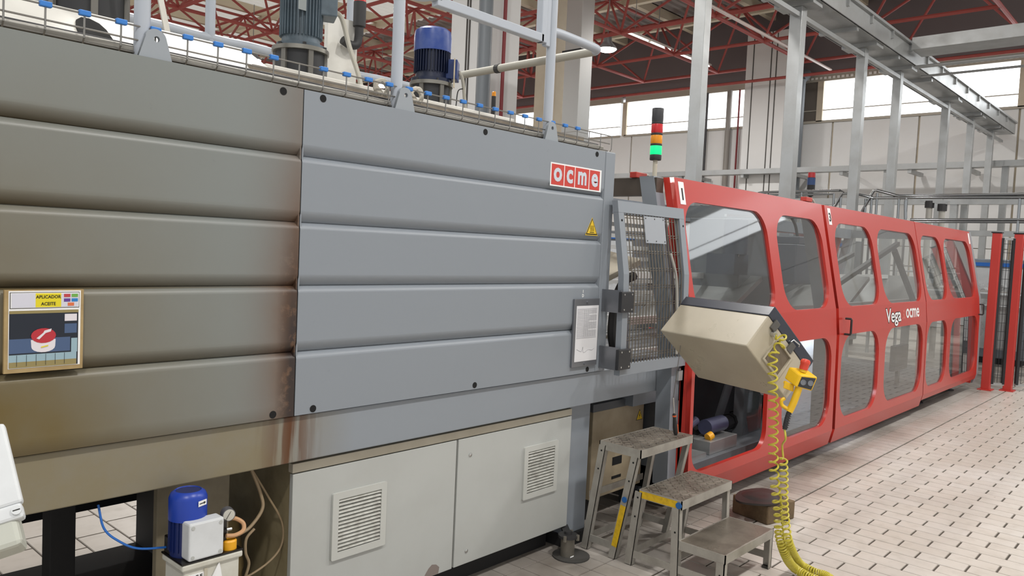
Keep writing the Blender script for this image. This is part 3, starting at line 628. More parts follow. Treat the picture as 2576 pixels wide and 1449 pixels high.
# beacons
def beacon(name, x, y, z0, z1, r, capm, label, fr=0.78):
    b = thing(name, label, 'beacon', (x, y, z0))
    obj('beacon_body', MB().lathe([(r*0.7, z0), (r*0.7, z0+(z1-z0)*0.2), (r, z0+(z1-z0)*0.22), (r, z0+(z1-z0)*fr)], (x, y, 0), n=18), 'cable_dark', b, smooth=True)
    obj('beacon_lens', MB().lathe([(r*0.95, z0+(z1-z0)*fr), (r*0.9, z1-0.004), (r*0.6, z1)], (x, y, 0), n=18), capm, b, smooth=True)
    return b
mat('lens_amber', '#e0901a', 0.3); mat('lens_red', '#c2262b', 0.3); mat('lens_green', '#0bb45a', 0.3)
p = oY(1240, 295, 3.30)
beacon('small_beacon', p.x, 3.30, 2.12, 2.52, 0.0135, 'lens_amber', 'black rod beacon with amber top behind the wire tray', 0.93)
bq = thing('bracket_plate', 'pale upright plate with black pipe stub beside the slate fan motor', 'bracket', (2.33, 3.40, 2.2))
obj('plate', MB().box(2.30, 3.40, 2.20, 2.48, 3.43, 2.72), 'hood_white', bq)
obj('pipe_stub', MB().tube(spline([(2.36, 3.36, 2.60), (2.41, 3.36, 2.585), (2.45, 3.36, 2.60), (2.46, 3.36, 2.66)], 5), 0.022, 10), 'cable_dark', bq, smooth=True)
beacon('beacon', 2.46, 3.36, 2.64, 2.86, 0.032, 'lens_red', 'fat black beacon with red top on the pale bracket plate')
# ================================================================ low electrical cabinet
mat('cabinet_grey', '#aeb0ad', 0.45, dirt=0.18, dirtc='#807a70', scale=2.0); mat('trim_cream', '#b9b2a2', 0.5, dirt=0.3, dirtc='#7c6f5a'); mat('paint_chip', '#7d726c', 0.8); mat('steel_bright', '#c4c4c2', 0.25, 0.9)
ec = thing('electrical_cabinet', 'low pale grey electrical cabinet with two vented doors under the grey machine', 'cabinet', (2.44, 2.75, 0))
obj('body', MB().box(1.605, 2.522, 0.12, 3.283, 3.05, 0.755), mat('cabinet_side', '#8d8265', 0.6, dirt=0.7, dirtc='#4c3b1d', scale=4), ec)
obj('top_trim', MB().box(1.600, 2.500, 0.722, 3.285, 2.53, 0.757), 'trim_cream', ec, bevel=0.002)
obj('plinth', MB().box(1.65, 2.60, 0.0, 3.24, 3.0, 0.12), 'dark_frame', ec)
for x0, x1, gx in ((1.602, 2.443, 1.777), (2.455, 3.285, 2.905)):
    dr = obj('door', MB().box(x0, 2.500, 0.125, x1, 2.522, 0.717), 'cabinet_grey', ec, bevel=0.002)
    gz = 0.343; G = 0.265
    me = curve_mesh([rrect(gx, gz, gx+G, gz+G+0.002, 0.006, 2), [(gx+0.028, gz+0.03), (gx+G-0.028, gz+0.03), (gx+G-0.028, gz+G-0.025), (gx+0.028, gz+G-0.025)]], 0.012)
    for v in me.vertices: u, vv, w_ = v.co; v.co = Vector((u, 2.495-w_, vv))-ORG[ec.name]
    me.flip_normals(); me.update()
    obj('grille_frame', me, mat('grille_white', '#b8b9b4', 0.45), dr)
    obj('grille_dark', MB().box(gx+0.02, 2.498, gz+0.02, gx+G-0.02, 2.5005, gz+G-0.02), 'hole_black', dr)
    ns = 14; step = (G-0.055)/ns
    for i in range(ns):
        z = gz+0.03+i*step
        obj('slat', MB().prism([(gx+0.028, 2.4985, z+step*0.95), (gx+0.028, 2.4975, z+step*0.95), (gx+0.028, 2.4885, z+step*0.30), (gx+0.028, 2.490, z+step*0.24)], (G-0.056, 0, 0)), mat('slat_white', '#b2b2ab', 0.5, dirt=0.6, dirtc='#6c6459', scale=30), dr)
    if x0 > 2:
        for z in (0.636, 0.185): obj('lock_screw', MB().lathe([(0.009, 0), (0.009, 0.003), (0.005, 0.005)], (2.532, 2.5, z), (0, -1, 0), n=14), 'steel_bright', dr, smooth=True)
    else:
        obj('paint_chip', MB().prism([(2.27, 2.4995, 0.127), (2.36, 2.4995, 0.127), (2.365, 2.4995, 0.155), (2.345, 2.4995, 0.172), (2.32, 2.4995, 0.178), (2.30, 2.4995, 0.165), (2.285, 2.4995, 0.148)], (0, 0.0005, 0)), 'paint_chip', dr)
# machine foot on its rubber pad
mf = obj('levelling_foot', MB().lathe([(0.037, 0.009), (0.037, 0.10), (0.04, 0.105)], (3.205, 2.425, 0), n=24), mat('foot_steel', '#8b867c', 0.4, 0.6, dirt=0.6), tun, smooth=True, label='worn steel levelling foot on a round dark rubber pad')
obj('pad', MB().lathe([(0.098, 0.001), (0.098, 0.007), (0.09, 0.009)], (3.225, 2.415, 0), n=28), mat('rubber_dark', '#3d3b38', 0.8), mf, smooth=True)
obj('clamp_ring', MB().lathe([(0.052, 0.105), (0.052, 0.118), (0.03, 0.122)], (3.205, 2.425, 0), n=24), 'cable_dark', mf, smooth=True)
for a in (200, 290, 20): obj('bolt', MB().cyl((3.205+0.053*math.cos(math.radians(a)), 2.425+0.053*math.sin(math.radians(a)), 0.096), (3.205+0.053*math.cos(math.radians(a)), 2.425+0.053*math.sin(math.radians(a)), 0.124), 0.009, n=6), 'foot_steel', mf)
obj('spindle', MB().cyl((3.205, 2.425, 0.12), (3.205, 2.425, 0.136), 0.02, n=14), 'cable_dark', mf, smooth=True)
obj('foot_arm', MB().bar((3.205, 2.425, 0.112), (3.33, 2.56, 0.112), 0.04, 0.014), 'cable_dark', mf)
obj('foot_label', MB().box(3.178, 2.383, 0.012, 3.206, 2.3845, 0.018), 'label_white', mf)
# ================================================================ lubrication pump
mat('tank_white', '#c9c8bf', 0.5, dirt=0.4, dirtc='#8a7c58', scale=6); mat('pump_blue', '#14389b', 0.35); mat('pump_blue_dark', '#0c1f57', 0.4); mat('box_white', '#cfd2d4', 0.45, dirt=0.15, scale=5); mat('cap_yellow', '#e0a012', 0.4); mat('hose_tan', '#b98f68', 0.5)
lp = thing('lubrication_pump', 'blue motor lubrication pump with white junction box on a white oil tank', 'pump', (1.19, 2.37, 0))
x0, x1, y0, y1, zt = 1.092, 1.296, 2.30, 2.445, 0.575
tk = obj('tank', MB().box(x0+0.01, y0+0.008, 0.28, x1-0.008, y1-0.008, zt-0.02).box(x0+0.002, y0, zt-0.024, x1, y1, zt-0.002), 'tank_white', lp, bevel=0.006)
obj('tank_rib', MB().box(x0+0.075, y0+0.003, 0.30, x0+0.085, y0+0.008, zt-0.03), 'trim_cream', tk)
obj('tank_label', MB().box(x0+0.02, y0+0.006, 0.50, x0+0.075, y0+0.008, 0.535), 'label_white', tk)
me = text_mesh('C E', 0.016, 0.0005, 0.0003); obj('tank_mark', place(me, (x0+0.058, y0+0.0055, 0.524), (1, 0, 0), (0, 0, 1), lp), 'ink', tk)
obj('torn_film', MB().prism([(x0+0.125, y0+0.004, 0.555), (x0+0.135, y0+0.002, 0.50), (x0+0.14, y0+0.004, 0.44), (x0+0.095, y0+0.004, 0.44), (x0+0.10, y0+0.002, 0.51)], (0, 0.003, 0)), 'label_white', tk)
obj('stand', MB().box(x0+0.03, y0+0.03, 0.0, x0+0.06, y0+0.06, 0.28).box(x1-0.06, y0+0.03, 0, x1-0.03, y0+0.06, 0.28).box(x0+0.03, y1-0.04, 0, x0+0.06, y1-0.02, 0.28).box(x1-0.06, y1-0.04, 0, x1-0.03, y1-0.02, 0.28), 'dark_frame', lp)
obj('top_plate', MB().box(x0, y0, zt-0.002, x1, y1, zt+0.004), mat('plate_oily', '#14110f', 0.3), lp, bevel=0.002)
mc = (1.148, 2.385)
mo = obj('motor', MB().lathe([(0.052, zt), (0.052, zt+0.13)], (*mc, 0), n=24), 'pump_blue_dark', lp, smooth=True)
for i in range(20):
    a = 2*math.pi*i/20; p = Vector((mc[0]+0.053*math.cos(a), mc[1]+0.053*math.sin(a), zt+0.02)); obj('fin', MB().bar(p, p+Vector((0, 0, 0.10)), 0.003, 0.008, (math.cos(a), math.sin(a), 0)), 'pump_blue_dark', mo)
cw = obj('fan_cowl', MB().lathe([(0.058, zt+0.118), (0.058, zt+0.185), (0.052, zt+0.20), (0.040, zt+0.208), (0.038, zt+0.204), (0.005, zt+0.204)], (*mc, 0), n=28), 'pump_blue', lp, smooth=True)
obj('cowl_grid', MB().cyl((*mc, zt+0.2041), (*mc, zt+0.2055), 0.037, n=22), 'pump_blue_dark', cw)
ar = Vector((0.35, -0.94, 0)).normalized(); ac = Vector((mc[0], mc[1], zt+0.165))+ar*0.0585; at_ = Vector((-ar.y, ar.x, 0))
if at_.x < 0: at_ = -at_
obj('arrow_label', MB().obox(ac-at_*0.017, at_*0.034, ar*0.0012, (0, 0, 0.017)), 'label_white', cw)
obj('arrow_print', MB().obox(ac-at_*0.013+ar*0.0012+Vector((0, 0, 0.007)), at_*0.018, ar*0.0006, (0, 0, 0.003)).prism([ac+at_*0.005+ar*0.0012+Vector((0, 0, 0.004)), ac+at_*0.014+ar*0.0012+Vector((0, 0, 0.0085)), ac+at_*0.005+ar*0.0012+Vector((0, 0, 0.013))], ar*0.0006), 'ink', cw)
jb = obj('junction_box', MB().box(1.112, y0-0.004, zt+0.006, 1.226, y0+0.05, zt+0.125), 'box_white', lp, bevel=0.006)
for dx, dz in ((0.012, 0.012), (0.102, 0.012), (0.012, 0.105), (0.102, 0.105)): obj('box_screw', MB().cyl((1.112+dx, y0-0.0055, zt+0.006+dz), (1.112+dx, y0-0.003, zt+0.006+dz), 0.006, n=12), 'cabinet_grey', jb)
obj('fitting_block', MB().box(x0+0.004, y1-0.05, zt+0.004, x0+0.04, y1-0.01, zt+0.06), 'plate_oily', lp, bevel=0.004)
gg = obj('pressure_gauge', MB().cyl((1.268, 2.362, zt+0.112), (1.262, 2.335, zt+0.112), 0.021, n=22), mat('gauge_case', '#56565a', 0.4), lp, smooth=True)
obj('gauge_face', MB().cyl((1.262, 2.335, zt+0.112), (1.2618, 2.334, zt+0.112), 0.0185, n=22), mat('gauge_white', '#bdbbb2', 0.3), gg)
obj('gauge_needle', MB().bar((1.252, 2.3332, zt+0.10), (1.268, 2.3332, zt+0.124), 0.0015, 0.001), 'ink', gg)
obj('filler_cap', MB().lathe([(0.024, zt+0.004), (0.024, zt+0.03), (0.02, zt+0.035)], (1.262, 2.33, 0), n=22), 'cap_yellow', lp, smooth=True)
obj('manifold', MB().box(1.232, 2.325, zt+0.03, 1.25, 2.35, zt+0.10), 'plate_oily', lp)
obj('outlet_hose', MB().tube(spline([(1.245, 2.318, zt+0.052), (1.275, 2.315, zt+0.048), (1.305, 2.32, zt+0.055), (1.310, 2.33, zt+0.075), (1.29, 2.34, zt+0.092), (1.265, 2.34, zt+0.10)], 6), 0.007, 8), 'hose_tan', lp, smooth=True)
obj('nipple', MB().cyl((1.246, 2.318, zt+0.072), (1.262, 2.316, zt+0.072), 0.005, n=10), 'steel_bright', lp)
p = [oY(247, 1270, 2.5), oY(262, 1330, 2.47), oY(300, 1362, 2.44), oY(350, 1380, 2.42), (x0+0.02, 2.42, zt+0.02)]
one('pneumatic_hose', MB().tube(spline(p, 8), 0.0035, 7), mat('hose_blue', '#1f5fae', 0.35), 'thin blue air hose running into the side of the lubrication pump', 'hose', smooth=True)
# hoses and an oil drum in the dark gap beside the cabinet
for i, (pp_, r) in enumerate((([(632, 1180, 2.56), (655, 1240, 2.55), (660, 1280, 2.54), (630, 1325, 2.53), (600, 1345, 2.52)], 0.006), ([(636, 1185, 2.57), (675, 1250, 2.565), (708, 1310, 2.56), (711, 1360, 2.555), (690, 1400, 2.55), (640, 1440, 2.55), (560, 1480, 2.55)], 0.004), ([(640, 1330, 2.52), (620, 1355, 2.52), (618, 1390, 2.52), (626, 1420, 2.52), (610, 1470, 2.52)], 0.005))):
    one('oil_hose', MB().tube(spline([oY(*q) for q in pp_], 8), r, 7), mat('hose_brown', '#8d7a5f', 0.55), ('tan hose looping down between cabinet and pump', 'thin tan hose hanging against the cabinet side', 'grey tan hose curling behind the tank')[i], 'hose', smooth=True)
one('oil_drum', MB().lathe([(0.10, 0.0), (0.12, 0.02), (0.12, 0.3), (0.125, 0.32), (0.10, 0.50), (0.06, 0.56)], (1.44, 2.80, 0), n=26), mat('drum_tan', '#7b6a45', 0.6, dirt=0.7, dirtc='#3c2e17', scale=5), 'dirty tan plastic drum in the dark gap beside the cabinet', 'drum', smooth=True)
# ================================================================ white enclosure standing close by on a post
je = thing('wall_enclosure', 'pale grey plastic enclosure on a post with a screwed lid, close to the browned panel', 'enclosure', (0.40, 1.72, 0))
ed = 1.5
def cp(x, y, d): return CAM+ray(x, y)*d
A_, Bq = cp(10, 1062, 1.52), cp(58, 1262, 1.48)
ux = Vector((0.86, -0.35, 0.0)).normalized(); uz = (A_-Bq).normalized(); ux = (ux-uz*ux.dot(uz)).normalized(); uy = uz.cross(ux)
o_ = Bq-ux*0.20
obj('lid', MB().obox(o_-uz*0.0, ux*0.20, uz*(A_-Bq).length, uy*0.03), 'box_white', je, bevel=0.006)
obj('box_body', MB().obox(o_-uz*0.075+uy*0.005, ux*0.185, uz*((A_-Bq).length+0.06), uy*0.10), mat('box_grey', '#b4b6ac', 0.5), je, bevel=0.01)  # body in a duller grey than the lid
obj('lid_rim', MB().obox(o_-uz*0.028, ux*0.197, uz*0.03, uy*0.04), 'box_white', je, bevel=0.006)
sc_ = Bq-ux*0.013-uz*0.012-uy*0.004
so = obj('lid_screw', MB().cyl(sc_, sc_+uy*0.01, 0.0085, n=16), 'box_white', je, smooth=True)
obj('screw_slot', MB().obox(sc_-ux*0.006-uz*0.001-uy*0.0006, ux*0.012, uz*0.002, uy*0.001), 'ink', so)
obj('post', MB().cyl((o_.x+0.06, o_.y+0.05, 0), (o_.x+0.06, o_.y+0.05, o_.z), 0.02, n=12), 'rail_grey', je)
# ================================================================ three-step stool
mat('alu', '#a8a49c', 0.42, 0.35, dirt=0.4, dirtc='#6b6359', scale=10); mat('tape_yellow', '#d6ae1b', 0.5, dirt=0.35, dirtc='#2b2412', scale=45); mat('plug_blue', '#1f5c9c', 0.5)
k = NT('tread_alu'); g = k.n('ShaderNodeNewGeometry')
nz = k.n('ShaderNodeTexNoise', Scale=7.0, Detail=6.0, Roughness=0.65); k.l(g.outputs['Position'], nz.inputs['Vector'])
k.l(k.ramp(nz.outputs['Fac'], [(0.35, L('#6a5f55')[:3]), (0.6, L('#a39a8f')[:3])]), k.b.inputs['Base Color']); k.b.inputs['Metallic'].default_value = 0.4; k.b.inputs['Roughness'].default_value = 0.42
ss = thing('step_stool', 'three-step aluminium step stool with tread plates and scuffed yellow tape', 'step stool', (3.62, 2.0, 0))
SX0, SX1 = 3.360, 3.888
for zt, ya, yb in ((0.60, 2.108, 2.366), (0.40, 1.862, 2.112), (0.205, 1.620, 1.872)):
    tr = obj('tread', MB().box(SX0+0.004, ya+0.004, zt-0.006, SX1-0.004, yb-0.004, zt), 'tread_alu', ss)
    for xa, xb, yc, yd in ((SX0, SX1, ya, ya+0.005), (SX0, SX1, yb-0.005, yb), (SX0, SX0+0.005, ya, yb), (SX1-0.005, SX1, ya, yb)): obj('tread_skirt', MB().box(xa, yc, zt-0.042, xb, yd, zt+0.0015), 'alu', tr)
    mbd = MB(); q_ = 0
    if zt > 0.3:
        for i in range(15):
            for j in range(7):
                cx, cy = SX0+0.028+i*0.034+(j % 2)*0.004, ya+0.025+j*0.034; a = 0.785 if (i+j) % 2 else -0.785
                mbd.obox((cx-0.013*math.cos(a), cy-0.013*math.sin(a), zt), (0.026*math.cos(a), 0.026*math.sin(a), 0), (-0.008*math.sin(a), 0.008*math.cos(a), 0), (0, 0, 0.0028))
    else:
        for i in range(100): mbd.box(SX0+0.01+i*0.0051, ya+0.01, zt, SX0+0.0125+i*0.0051, yb-0.01, zt+0.001)
    obj('tread_pattern', mbd, mat('tread_bright', '#b0a89c', 0.3, 0.6, dirt=0.5, dirtc='#6a5f55', scale=9), tr, kind='stuff')
def sleg(x, ytop, ybot, z1, w_=0.042, holes=(0.06, 0.17), zb=0.004):
    x += -0.002 if x < 3.6 else 0.002
    lg_ = obj('leg', MB().prism([(x, ytop, z1), (x, ytop-w_, z1), (x, ybot-w_, zb), (x, ybot, zb)], (0.006 if x < 3.6 else -0.006, 0, 0)).prism([(x, ytop-w_+0.004, z1), (x, ytop-w_, z1), (x, ybot-w_, zb), (x, ybot-w_+0.004, zb)], (0.031 if x < 3.6 else -0.031, 0, 0)), 'alu', ss)
    for h in holes:
        t_ = (z1-h-zb)/(z1-zb); yc = ybot+(ytop-ybot)*t_-w_/2
        obj('rivet_hole', MB().cyl((x-0.0012, yc, z1-h), (x+0.0012, yc, z1-h), 0.005, n=10), 'hole_black', lg_)
    return lg_
for x in (SX0, SX1):
    sleg(x, 2.366, 2.452, 0.582, holes=(0.03, 0.13)); l2 = sleg(x, 2.165, 2.275, 0.56, holes=(0.03, 0.13))
    sleg(x, 2.13, 2.172, 0.39, holes=(0.03, 0.13)); sleg(x, 1.915, 1.905, 0.362, holes=(0.12,)); sleg(x, 1.665, 1.665, 0.165, holes=(0.06,))
    obj('side_rail', MB().box(x, 1.66, 0.045, x+(0.006 if x < 3.6 else -0.006), 2.17, 0.082), 'alu', ss)
    obj('side_rail', MB().box(x, 2.26, 0.05, x+(0.006 if x < 3.6 else -0.006), 2.44, 0.088), 'alu', ss)
    if x < 3.6:
        d_ = (Vector((x, 2.275, 0))-Vector((x, 2.165, 0.56))).normalized(); b_ = Vector((x-0.0034, 2.165-0.021, 0.56))
        obj('yellow_tape', MB().bar(b_+d_*0.27, b_+d_*0.50, 0.032, 0.0012, (1, 0, 0)), 'tape_yellow', ss)
        c_ = b_+d_*0.235; obj('plug', MB().cyl(c_-Vector((0.004, 0, 0)), c_, 0.015, n=18), 'plug_blue', ss)
        obj('yellow_tape', MB().box(x-0.0015, 1.888, 0.362, x-0.0003, 2.105, 0.397), 'tape_yellow', ss)
        obj('plug', MB().cyl((x-0.005, 1.878, 0.378), (x-0.0005, 1.878, 0.378), 0.016, n=18), 'plug_blue', ss)
for y, z in ((2.42, 0.30), (2.42, 0.07), (2.15, 0.064), (1.9, 0.1)): obj('cross_rail', MB().box(SX0+0.006, y-0.004, z-0.018, SX1-0.006, y, z+0.018), 'alu', ss)
for x in (SX0, SX1):
    for y in (2.431, 2.151, 1.644): obj('rubber_foot', MB().box(min(x, x+(0.03 if x < 3.6 else -0.03))+0.003, y-0.019, 0.0, max(x, x+(0.03 if x < 3.6 else -0.03))-0.003, y+0.017, 0.012), 'rubber_dark', ss)
# ================================================================ timber block with rubber mat
wb = one('timber_block', MB().obox((4.745, 1.852, 0), Vector((4.494, 1.914, 0))-Vector((4.745, 1.852, 0)), Vector((0.06, 0.26, 0)), (0, 0, 0.115)), mat('timber_dirty', '#6d5a41', 0.8, dirt=0.8, dirtc='#2b2117', scale=7, bump=0.4), 'dirty timber block lying on the tiles below the red machine door', 'block', bevel=0.008)
mt = MB(); cm = Vector((4.60, 2.02, 0.118))
ring = [cm+Vector((0.19*math.cos(t)*(1+0.1*math.sin(3*t)), 0.13*math.sin(t), 0)) for t in [i*math.pi/12 for i in range(24)]]
mt.prism(ring, (0, 0, 0.012)); mt.lathe([(0.11, 0.012), (0.08, 0.02), (0.03, 0.016)], cm, n=20)
one('rubber_mat', mt, mat('mat_black', '#1c1817', 0.4, dirt=0.4, dirtc='#4a4039'), 'black oily rubber mat draped on the timber block', 'mat', smooth=True)
# ================================================================ control box on its arm
ca, cvv, cw_ = Vector((0.3269, 0.9451, 0)), Vector((0.6427, -0.2223, 0.7332)), Vector((0.6930, -0.2397, -0.6800))
ca.normalize(); cvv = (cvv-ca*cvv.dot(ca)).normalized(); cw_ = (cw_-ca*cw_.dot(ca)-cvv*cw_.dot(cvv)).normalized()
CN = Vector((3.288, 1.547, 1.204)); LA, LV, LW, LL = 0.60, 0.185, 0.376, 0.056
def cb_(a, v, w): return CN+ca*a+cvv*v+cw_*w
mat('box_beige', '#b3aa97', 0.30, dirt=0.25, dirtc='#7d7160', scale=4); mat('lid_dark', '#343741', 0.25); mat('lid_top', '#46536a', 0.3)
cbx = thing('control_box', 'beige control box with dark tilted lid hung out beside the red machine', 'control box', tuple(cb_(0.3, 0.1, 0.2)))
obj('housing', MB().obox(CN, ca*LA, cvv*LV, cw_*LW), 'box_beige', cbx, bevel=0.006)
obj('lid', MB().obox(cb_(-0.002, LV, -0.002), ca*(LA+0.004), cvv*LL, cw_*(LW+0.004)), 'lid_dark', cbx, bevel=0.004)
obj('screen', MB().obox(cb_(0.06, LV+LL, 0.05), ca*(LA-0.12), cvv*0.003, cw_*(LW-0.12)), mat('screen_black', '#111417', 0.2), cbx)
me = curve_mesh([[(0, 0), (0.13, 0), (0.13, 0.145), (0, 0.145)], [(0.01, 0.01), (0.12, 0.01), (0.12, 0.135), (0.01, 0.135)]], 0.012)
obj('socket_frame', place(me, cb_(-0.004, 0.022, 0.108), cvv, cw_, cbx), 'box_beige', cbx)
obj('socket_recess', MB().obox(cb_(-0.0015, 0.03, 0.116), cvv*0.112, cw_*0.13, ca*0.001), mat('recess_brown', '#6d6252', 0.6), cbx)
for t_ in (0.04, 0.19, 0.33): obj('hinge', MB().obox(cb_(-0.014, LV-0.035, t_), cvv*0.05, cw_*0.035, ca*0.013), mat('hinge_grey', '#5c5a56', 0.4, 0.3), cbx, bevel=0.003)
obj('lid_clip', MB().tube([cb_(-0.006, LV+0.01, 0.19), cb_(-0.012, LV+0.025, 0.19), cb_(-0.012, LV+0.035, 0.235), cb_(-0.006, LV+0.03, 0.245)], 0.003, 6), 'steel_bright', cbx)
pc = cb_(0, LV*0.77, LW*0.2)
obj('cable_gland', MB().cyl(pc, pc-ca*0.022, 0.013, n=14), 'steel_bright', cbx, smooth=True)
obj('arm', MB().tube([cb_(LA-0.02, 0.09, 0.2), cb_(LA+0.06, 0.10, 0.2), (4.143, 2.14, 1.09), (4.143, 2.17, 1.09)], 0.014, 10).box(4.138, 2.13, 1.06, 4.148, 2.42, 1.12), 'body_grey', cbx, smooth=True)
# ---- pendant hanging at the end of the box
mat('pendant_yellow', '#e3b412', 0.4, dirt=0.2, dirtc='#8d6a12', scale=18); mat('button_face', '#2e2f33', 0.4); mat('estop_red', '#d2432f', 0.35)
def pp3(x, y, dz=0.0): return CAM+ray(x, y)*(3.40+dz)
pd = thing('pendant_control', 'yellow hand pendant with red mushroom button and two round buttons hung on the control box', 'pendant', tuple(pp3(2005, 990)))
fr_ = [pp3(2014, 944), pp3(2058, 949), pp3(2043, 985), pp3(2001, 974)]; bk = Vector(pp3(1985, 922, 0.06))-Vector(pp3(2014, 944))
obj('head', MB().prism(fr_, bk), 'pendant_yellow', pd, bevel=0.006)
cf_ = sum(fr_, Vector())/4; nb_ = -bk.normalized(); e1 = (fr_[1]-fr_[0]).normalized(); e2 = (fr_[0]-fr_[3]); e2 = (e2-e1*e2.dot(e1)).normalized()
nb_ = e1.cross(e2); nb_ = nb_ if nb_.dot(CAM-cf_) > 0 else -nb_
obj('button_panel', MB().prism([cf_+(p-cf_)*0.80+nb_*0.0005 for p in fr_], nb_*0.002), 'button_face', pd)
for s_ in (-0.016, 0.016): obj('button', MB().lathe([(0.0125, 0), (0.0125, 0.003), (0.0105, 0.0035), (0.0105, 0.002), (0.001, 0.002)], cf_+e1*s_+nb_*0.0025, nb_, n=20), mat('button_ring', '#7c7f84', 0.3, 0.4), pd, smooth=True)
et = (fr_[0]+fr_[1])/2+bk*0.55; ud = (Vector(pp3(2031, 905))-Vector(pp3(2022, 938))).normalized()
obj('stop_collar', MB().cyl(et-ud*0.004, et+ud*0.012, 0.016, n=18), 'pendant_yellow', pd, smooth=True)
obj('stop_button', MB().lathe([(0.018, 0.008), (0.019, 0.032), (0.021, 0.036), (0.021, 0.046), (0.016, 0.054), (0.004, 0.056)], et, ud, n=22), 'estop_red', pd, smooth=True)
obj('bracket', MB().prism([pp3(1974, 958, 0.03), pp3(1998, 968, 0.03), pp3(1996, 986, 0.03), pp3(1970, 976, 0.03)], Vector(pp3(1974, 958, 0.06))-Vector(pp3(1974, 958, 0.03))), 'pendant_yellow', pd, bevel=0.003)
obj('grip', MB().tube(spline([pp3(2010, 975, 0.02), pp3(2003, 995, 0.02), pp3(1994, 1018, 0.02), pp3(1985, 1036, 0.02)], 5), 0.0155, 12), 'pendant_yellow', pd, smooth=True)
obj('grip_guard', MB().tube(spline([pp3(1974, 1002, 0.03), pp3(1966, 1008, 0.03), pp3(1968, 1020, 0.03), pp3(1984, 1030, 0.02)], 5), 0.008, 8), 'pendant_yellow', pd, smooth=True)
bp = [pp3(1986, 1034, 0.02), pp3(1979, 1055, 0.02), pp3(1974, 1080, 0.02)]
bt = obj('cable_boot', MB().tube(spline(bp, 6), 0.010, 10), 'cable_dark', pd, smooth=True)
for i in range(7):
    c_ = bp[0].lerp(bp[2], 0.12+i*0.12); obj('boot_ring', MB().cyl(c_, c_+(bp[2]-bp[0]).normalized()*0.004, 0.0125, n=12), 'cable_dark', bt)
obj('hook', MB().tube([pp3(1975, 962, 0.05), cb_(-0.002, 0.06, LW-0.03)], 0.008, 8), 'pendant_yellow', pd)
# ---- coiled cables
mat('coil_yellow', '#bfb240', 0.4)
def coil(path, r0, r1, wire, turns_px, name, label):
    pts = spline(path, 14); S = [0.0]
    for a_, b_ in zip(pts[:-1], pts[1:]): S.append(S[-1]+(b_-a_).length)
    Ltot = S[-1]; out = []; ph = 0.0; s_ = 0.0; ds = 0.0012; j = 0
    while s_ < Ltot:
        while j < len(S)-2 and S[j+1] < s_: j += 1
        t_ = (s_-S[j])/max(1e-9, S[j+1]-S[j]); p_ = pts[j].lerp(pts[j+1], t_); tg = (pts[j+1]-pts[j]).normalized()
        f_ = s_/Ltot; pitch = turns_px(f_)
        a1 = tg.cross(Vector((0.3, -0.9, 0.2))).normalized(); b1 = tg.cross(a1)
        r = r0+(r1-r0)*f_; st = ds*min(1.0, pitch/0.03)
        out.append(p_+(a1*math.cos(ph)+b1*math.sin(ph))*r); ph += 2*math.pi*st/pitch; s_ += st
    return one(name, MB().tube(out, wire, 6), 'coil_yellow', label, 'coiled cable', smooth=True)
YC = 1.46
g0 = pc-ca*0.03
pth = [g0, g0+Vector((0.012, -0.03, -0.03))]+[oY(x, y, YC) for x, y in ((1946, 890), (1944, 960), (1946, 1050), (1945, 1130), (1949, 1210), (1958, 1290), (1962, 1350))]
e_ = oY(1978, 1400, 1.46); pth += [e_, oZ(1998, 1428, 0.05), oZ(2030, 1449, 0.026), oZ(2075, 1475, 0.026), oZ(2110, 1560, 0.026)]
coil(pth, 0.019, 0.019, 0.0047, lambda f: 0.042 if f < 0.42 else (0.042-(f-0.42)*0.18 if f < 0.58 else 0.0125), 'coiled_cable', 'yellow coiled cable stretched from the control box gland down to the floor')
p2 = [pp3(1974, 1080, 0.02), pp3(1976, 1105, 0.02), oY(1968, 1120, 1.43), oY(1970, 1150, 1.43), oY(1972, 1200, 1.43), oY(1972, 1260, 1.43), oY(1977, 1320, 1.43), oY(1986, 1370, 1.43), oZ(2010, 1415, 0.05), oZ(2045, 1437, 0.026), oZ(2085, 1452, 0.026), oZ(2130, 1500, 0.026)]
one('cable_lead', MB().tube(spline(p2[:4], 6), 0.0045, 7), 'coil_yellow', 'straight yellow lead running from the pendant boot to its coil', 'cable', smooth=True)
coil(p2[3:], 0.017, 0.017, 0.0046, lambda f: 0.030 if f < 0.3 else (0.030-(f-0.3)*0.09 if f < 0.5 else 0.0115), 'coiled_cable', 'shorter yellow coiled cable hanging from the pendant control')
# ---- screwdriver hung on a wire
sd = thing('screwdriver', 'long screwdriver with black and orange handle hanging on a wire above the stool', 'screwdriver', tuple(oY(1700, 1095, 2.17)))
s0, s1, s2 = oY(1700, 1094, 2.17), oY(1696, 1040, 2.17), oY(1694, 1000, 2.17); ax = (s1-s0).normalized(); Ls = (s1-s0).length
obj('handle', MB().lathe([(0.008, 0), (0.0125, Ls*0.1), (0.0135, Ls*0.35), (0.011, Ls*0.6), (0.009, Ls*0.78), (0.011, Ls*0.93), (0.006, Ls)], s0, ax, n=14), 'cable_dark', sd, smooth=True)
obj('handle_grip', MB().obox(s0+ax*Ls*0.08+Vector((0.004, -0.0135, 0)), ax*Ls*0.42, Vector((0.008, 0, 0)), Vector((0, 0.006, 0))), mat('grip_orange', '#e2622b', 0.5), sd, bevel=0.002)
obj('handle_band', MB().cyl(s0+ax*Ls*0.86, s0+ax*Ls*0.93, 0.0112, n=12), 'grip_orange', sd)
obj('shaft', MB().cyl(s1, s2, 0.003, n=8), 'steel_bright', sd)
obj('hanging_wire', MB().tube([s2, cb_(0.52, 0.0, 0.10)], 0.0018, 5), 'wire_steel', sd)
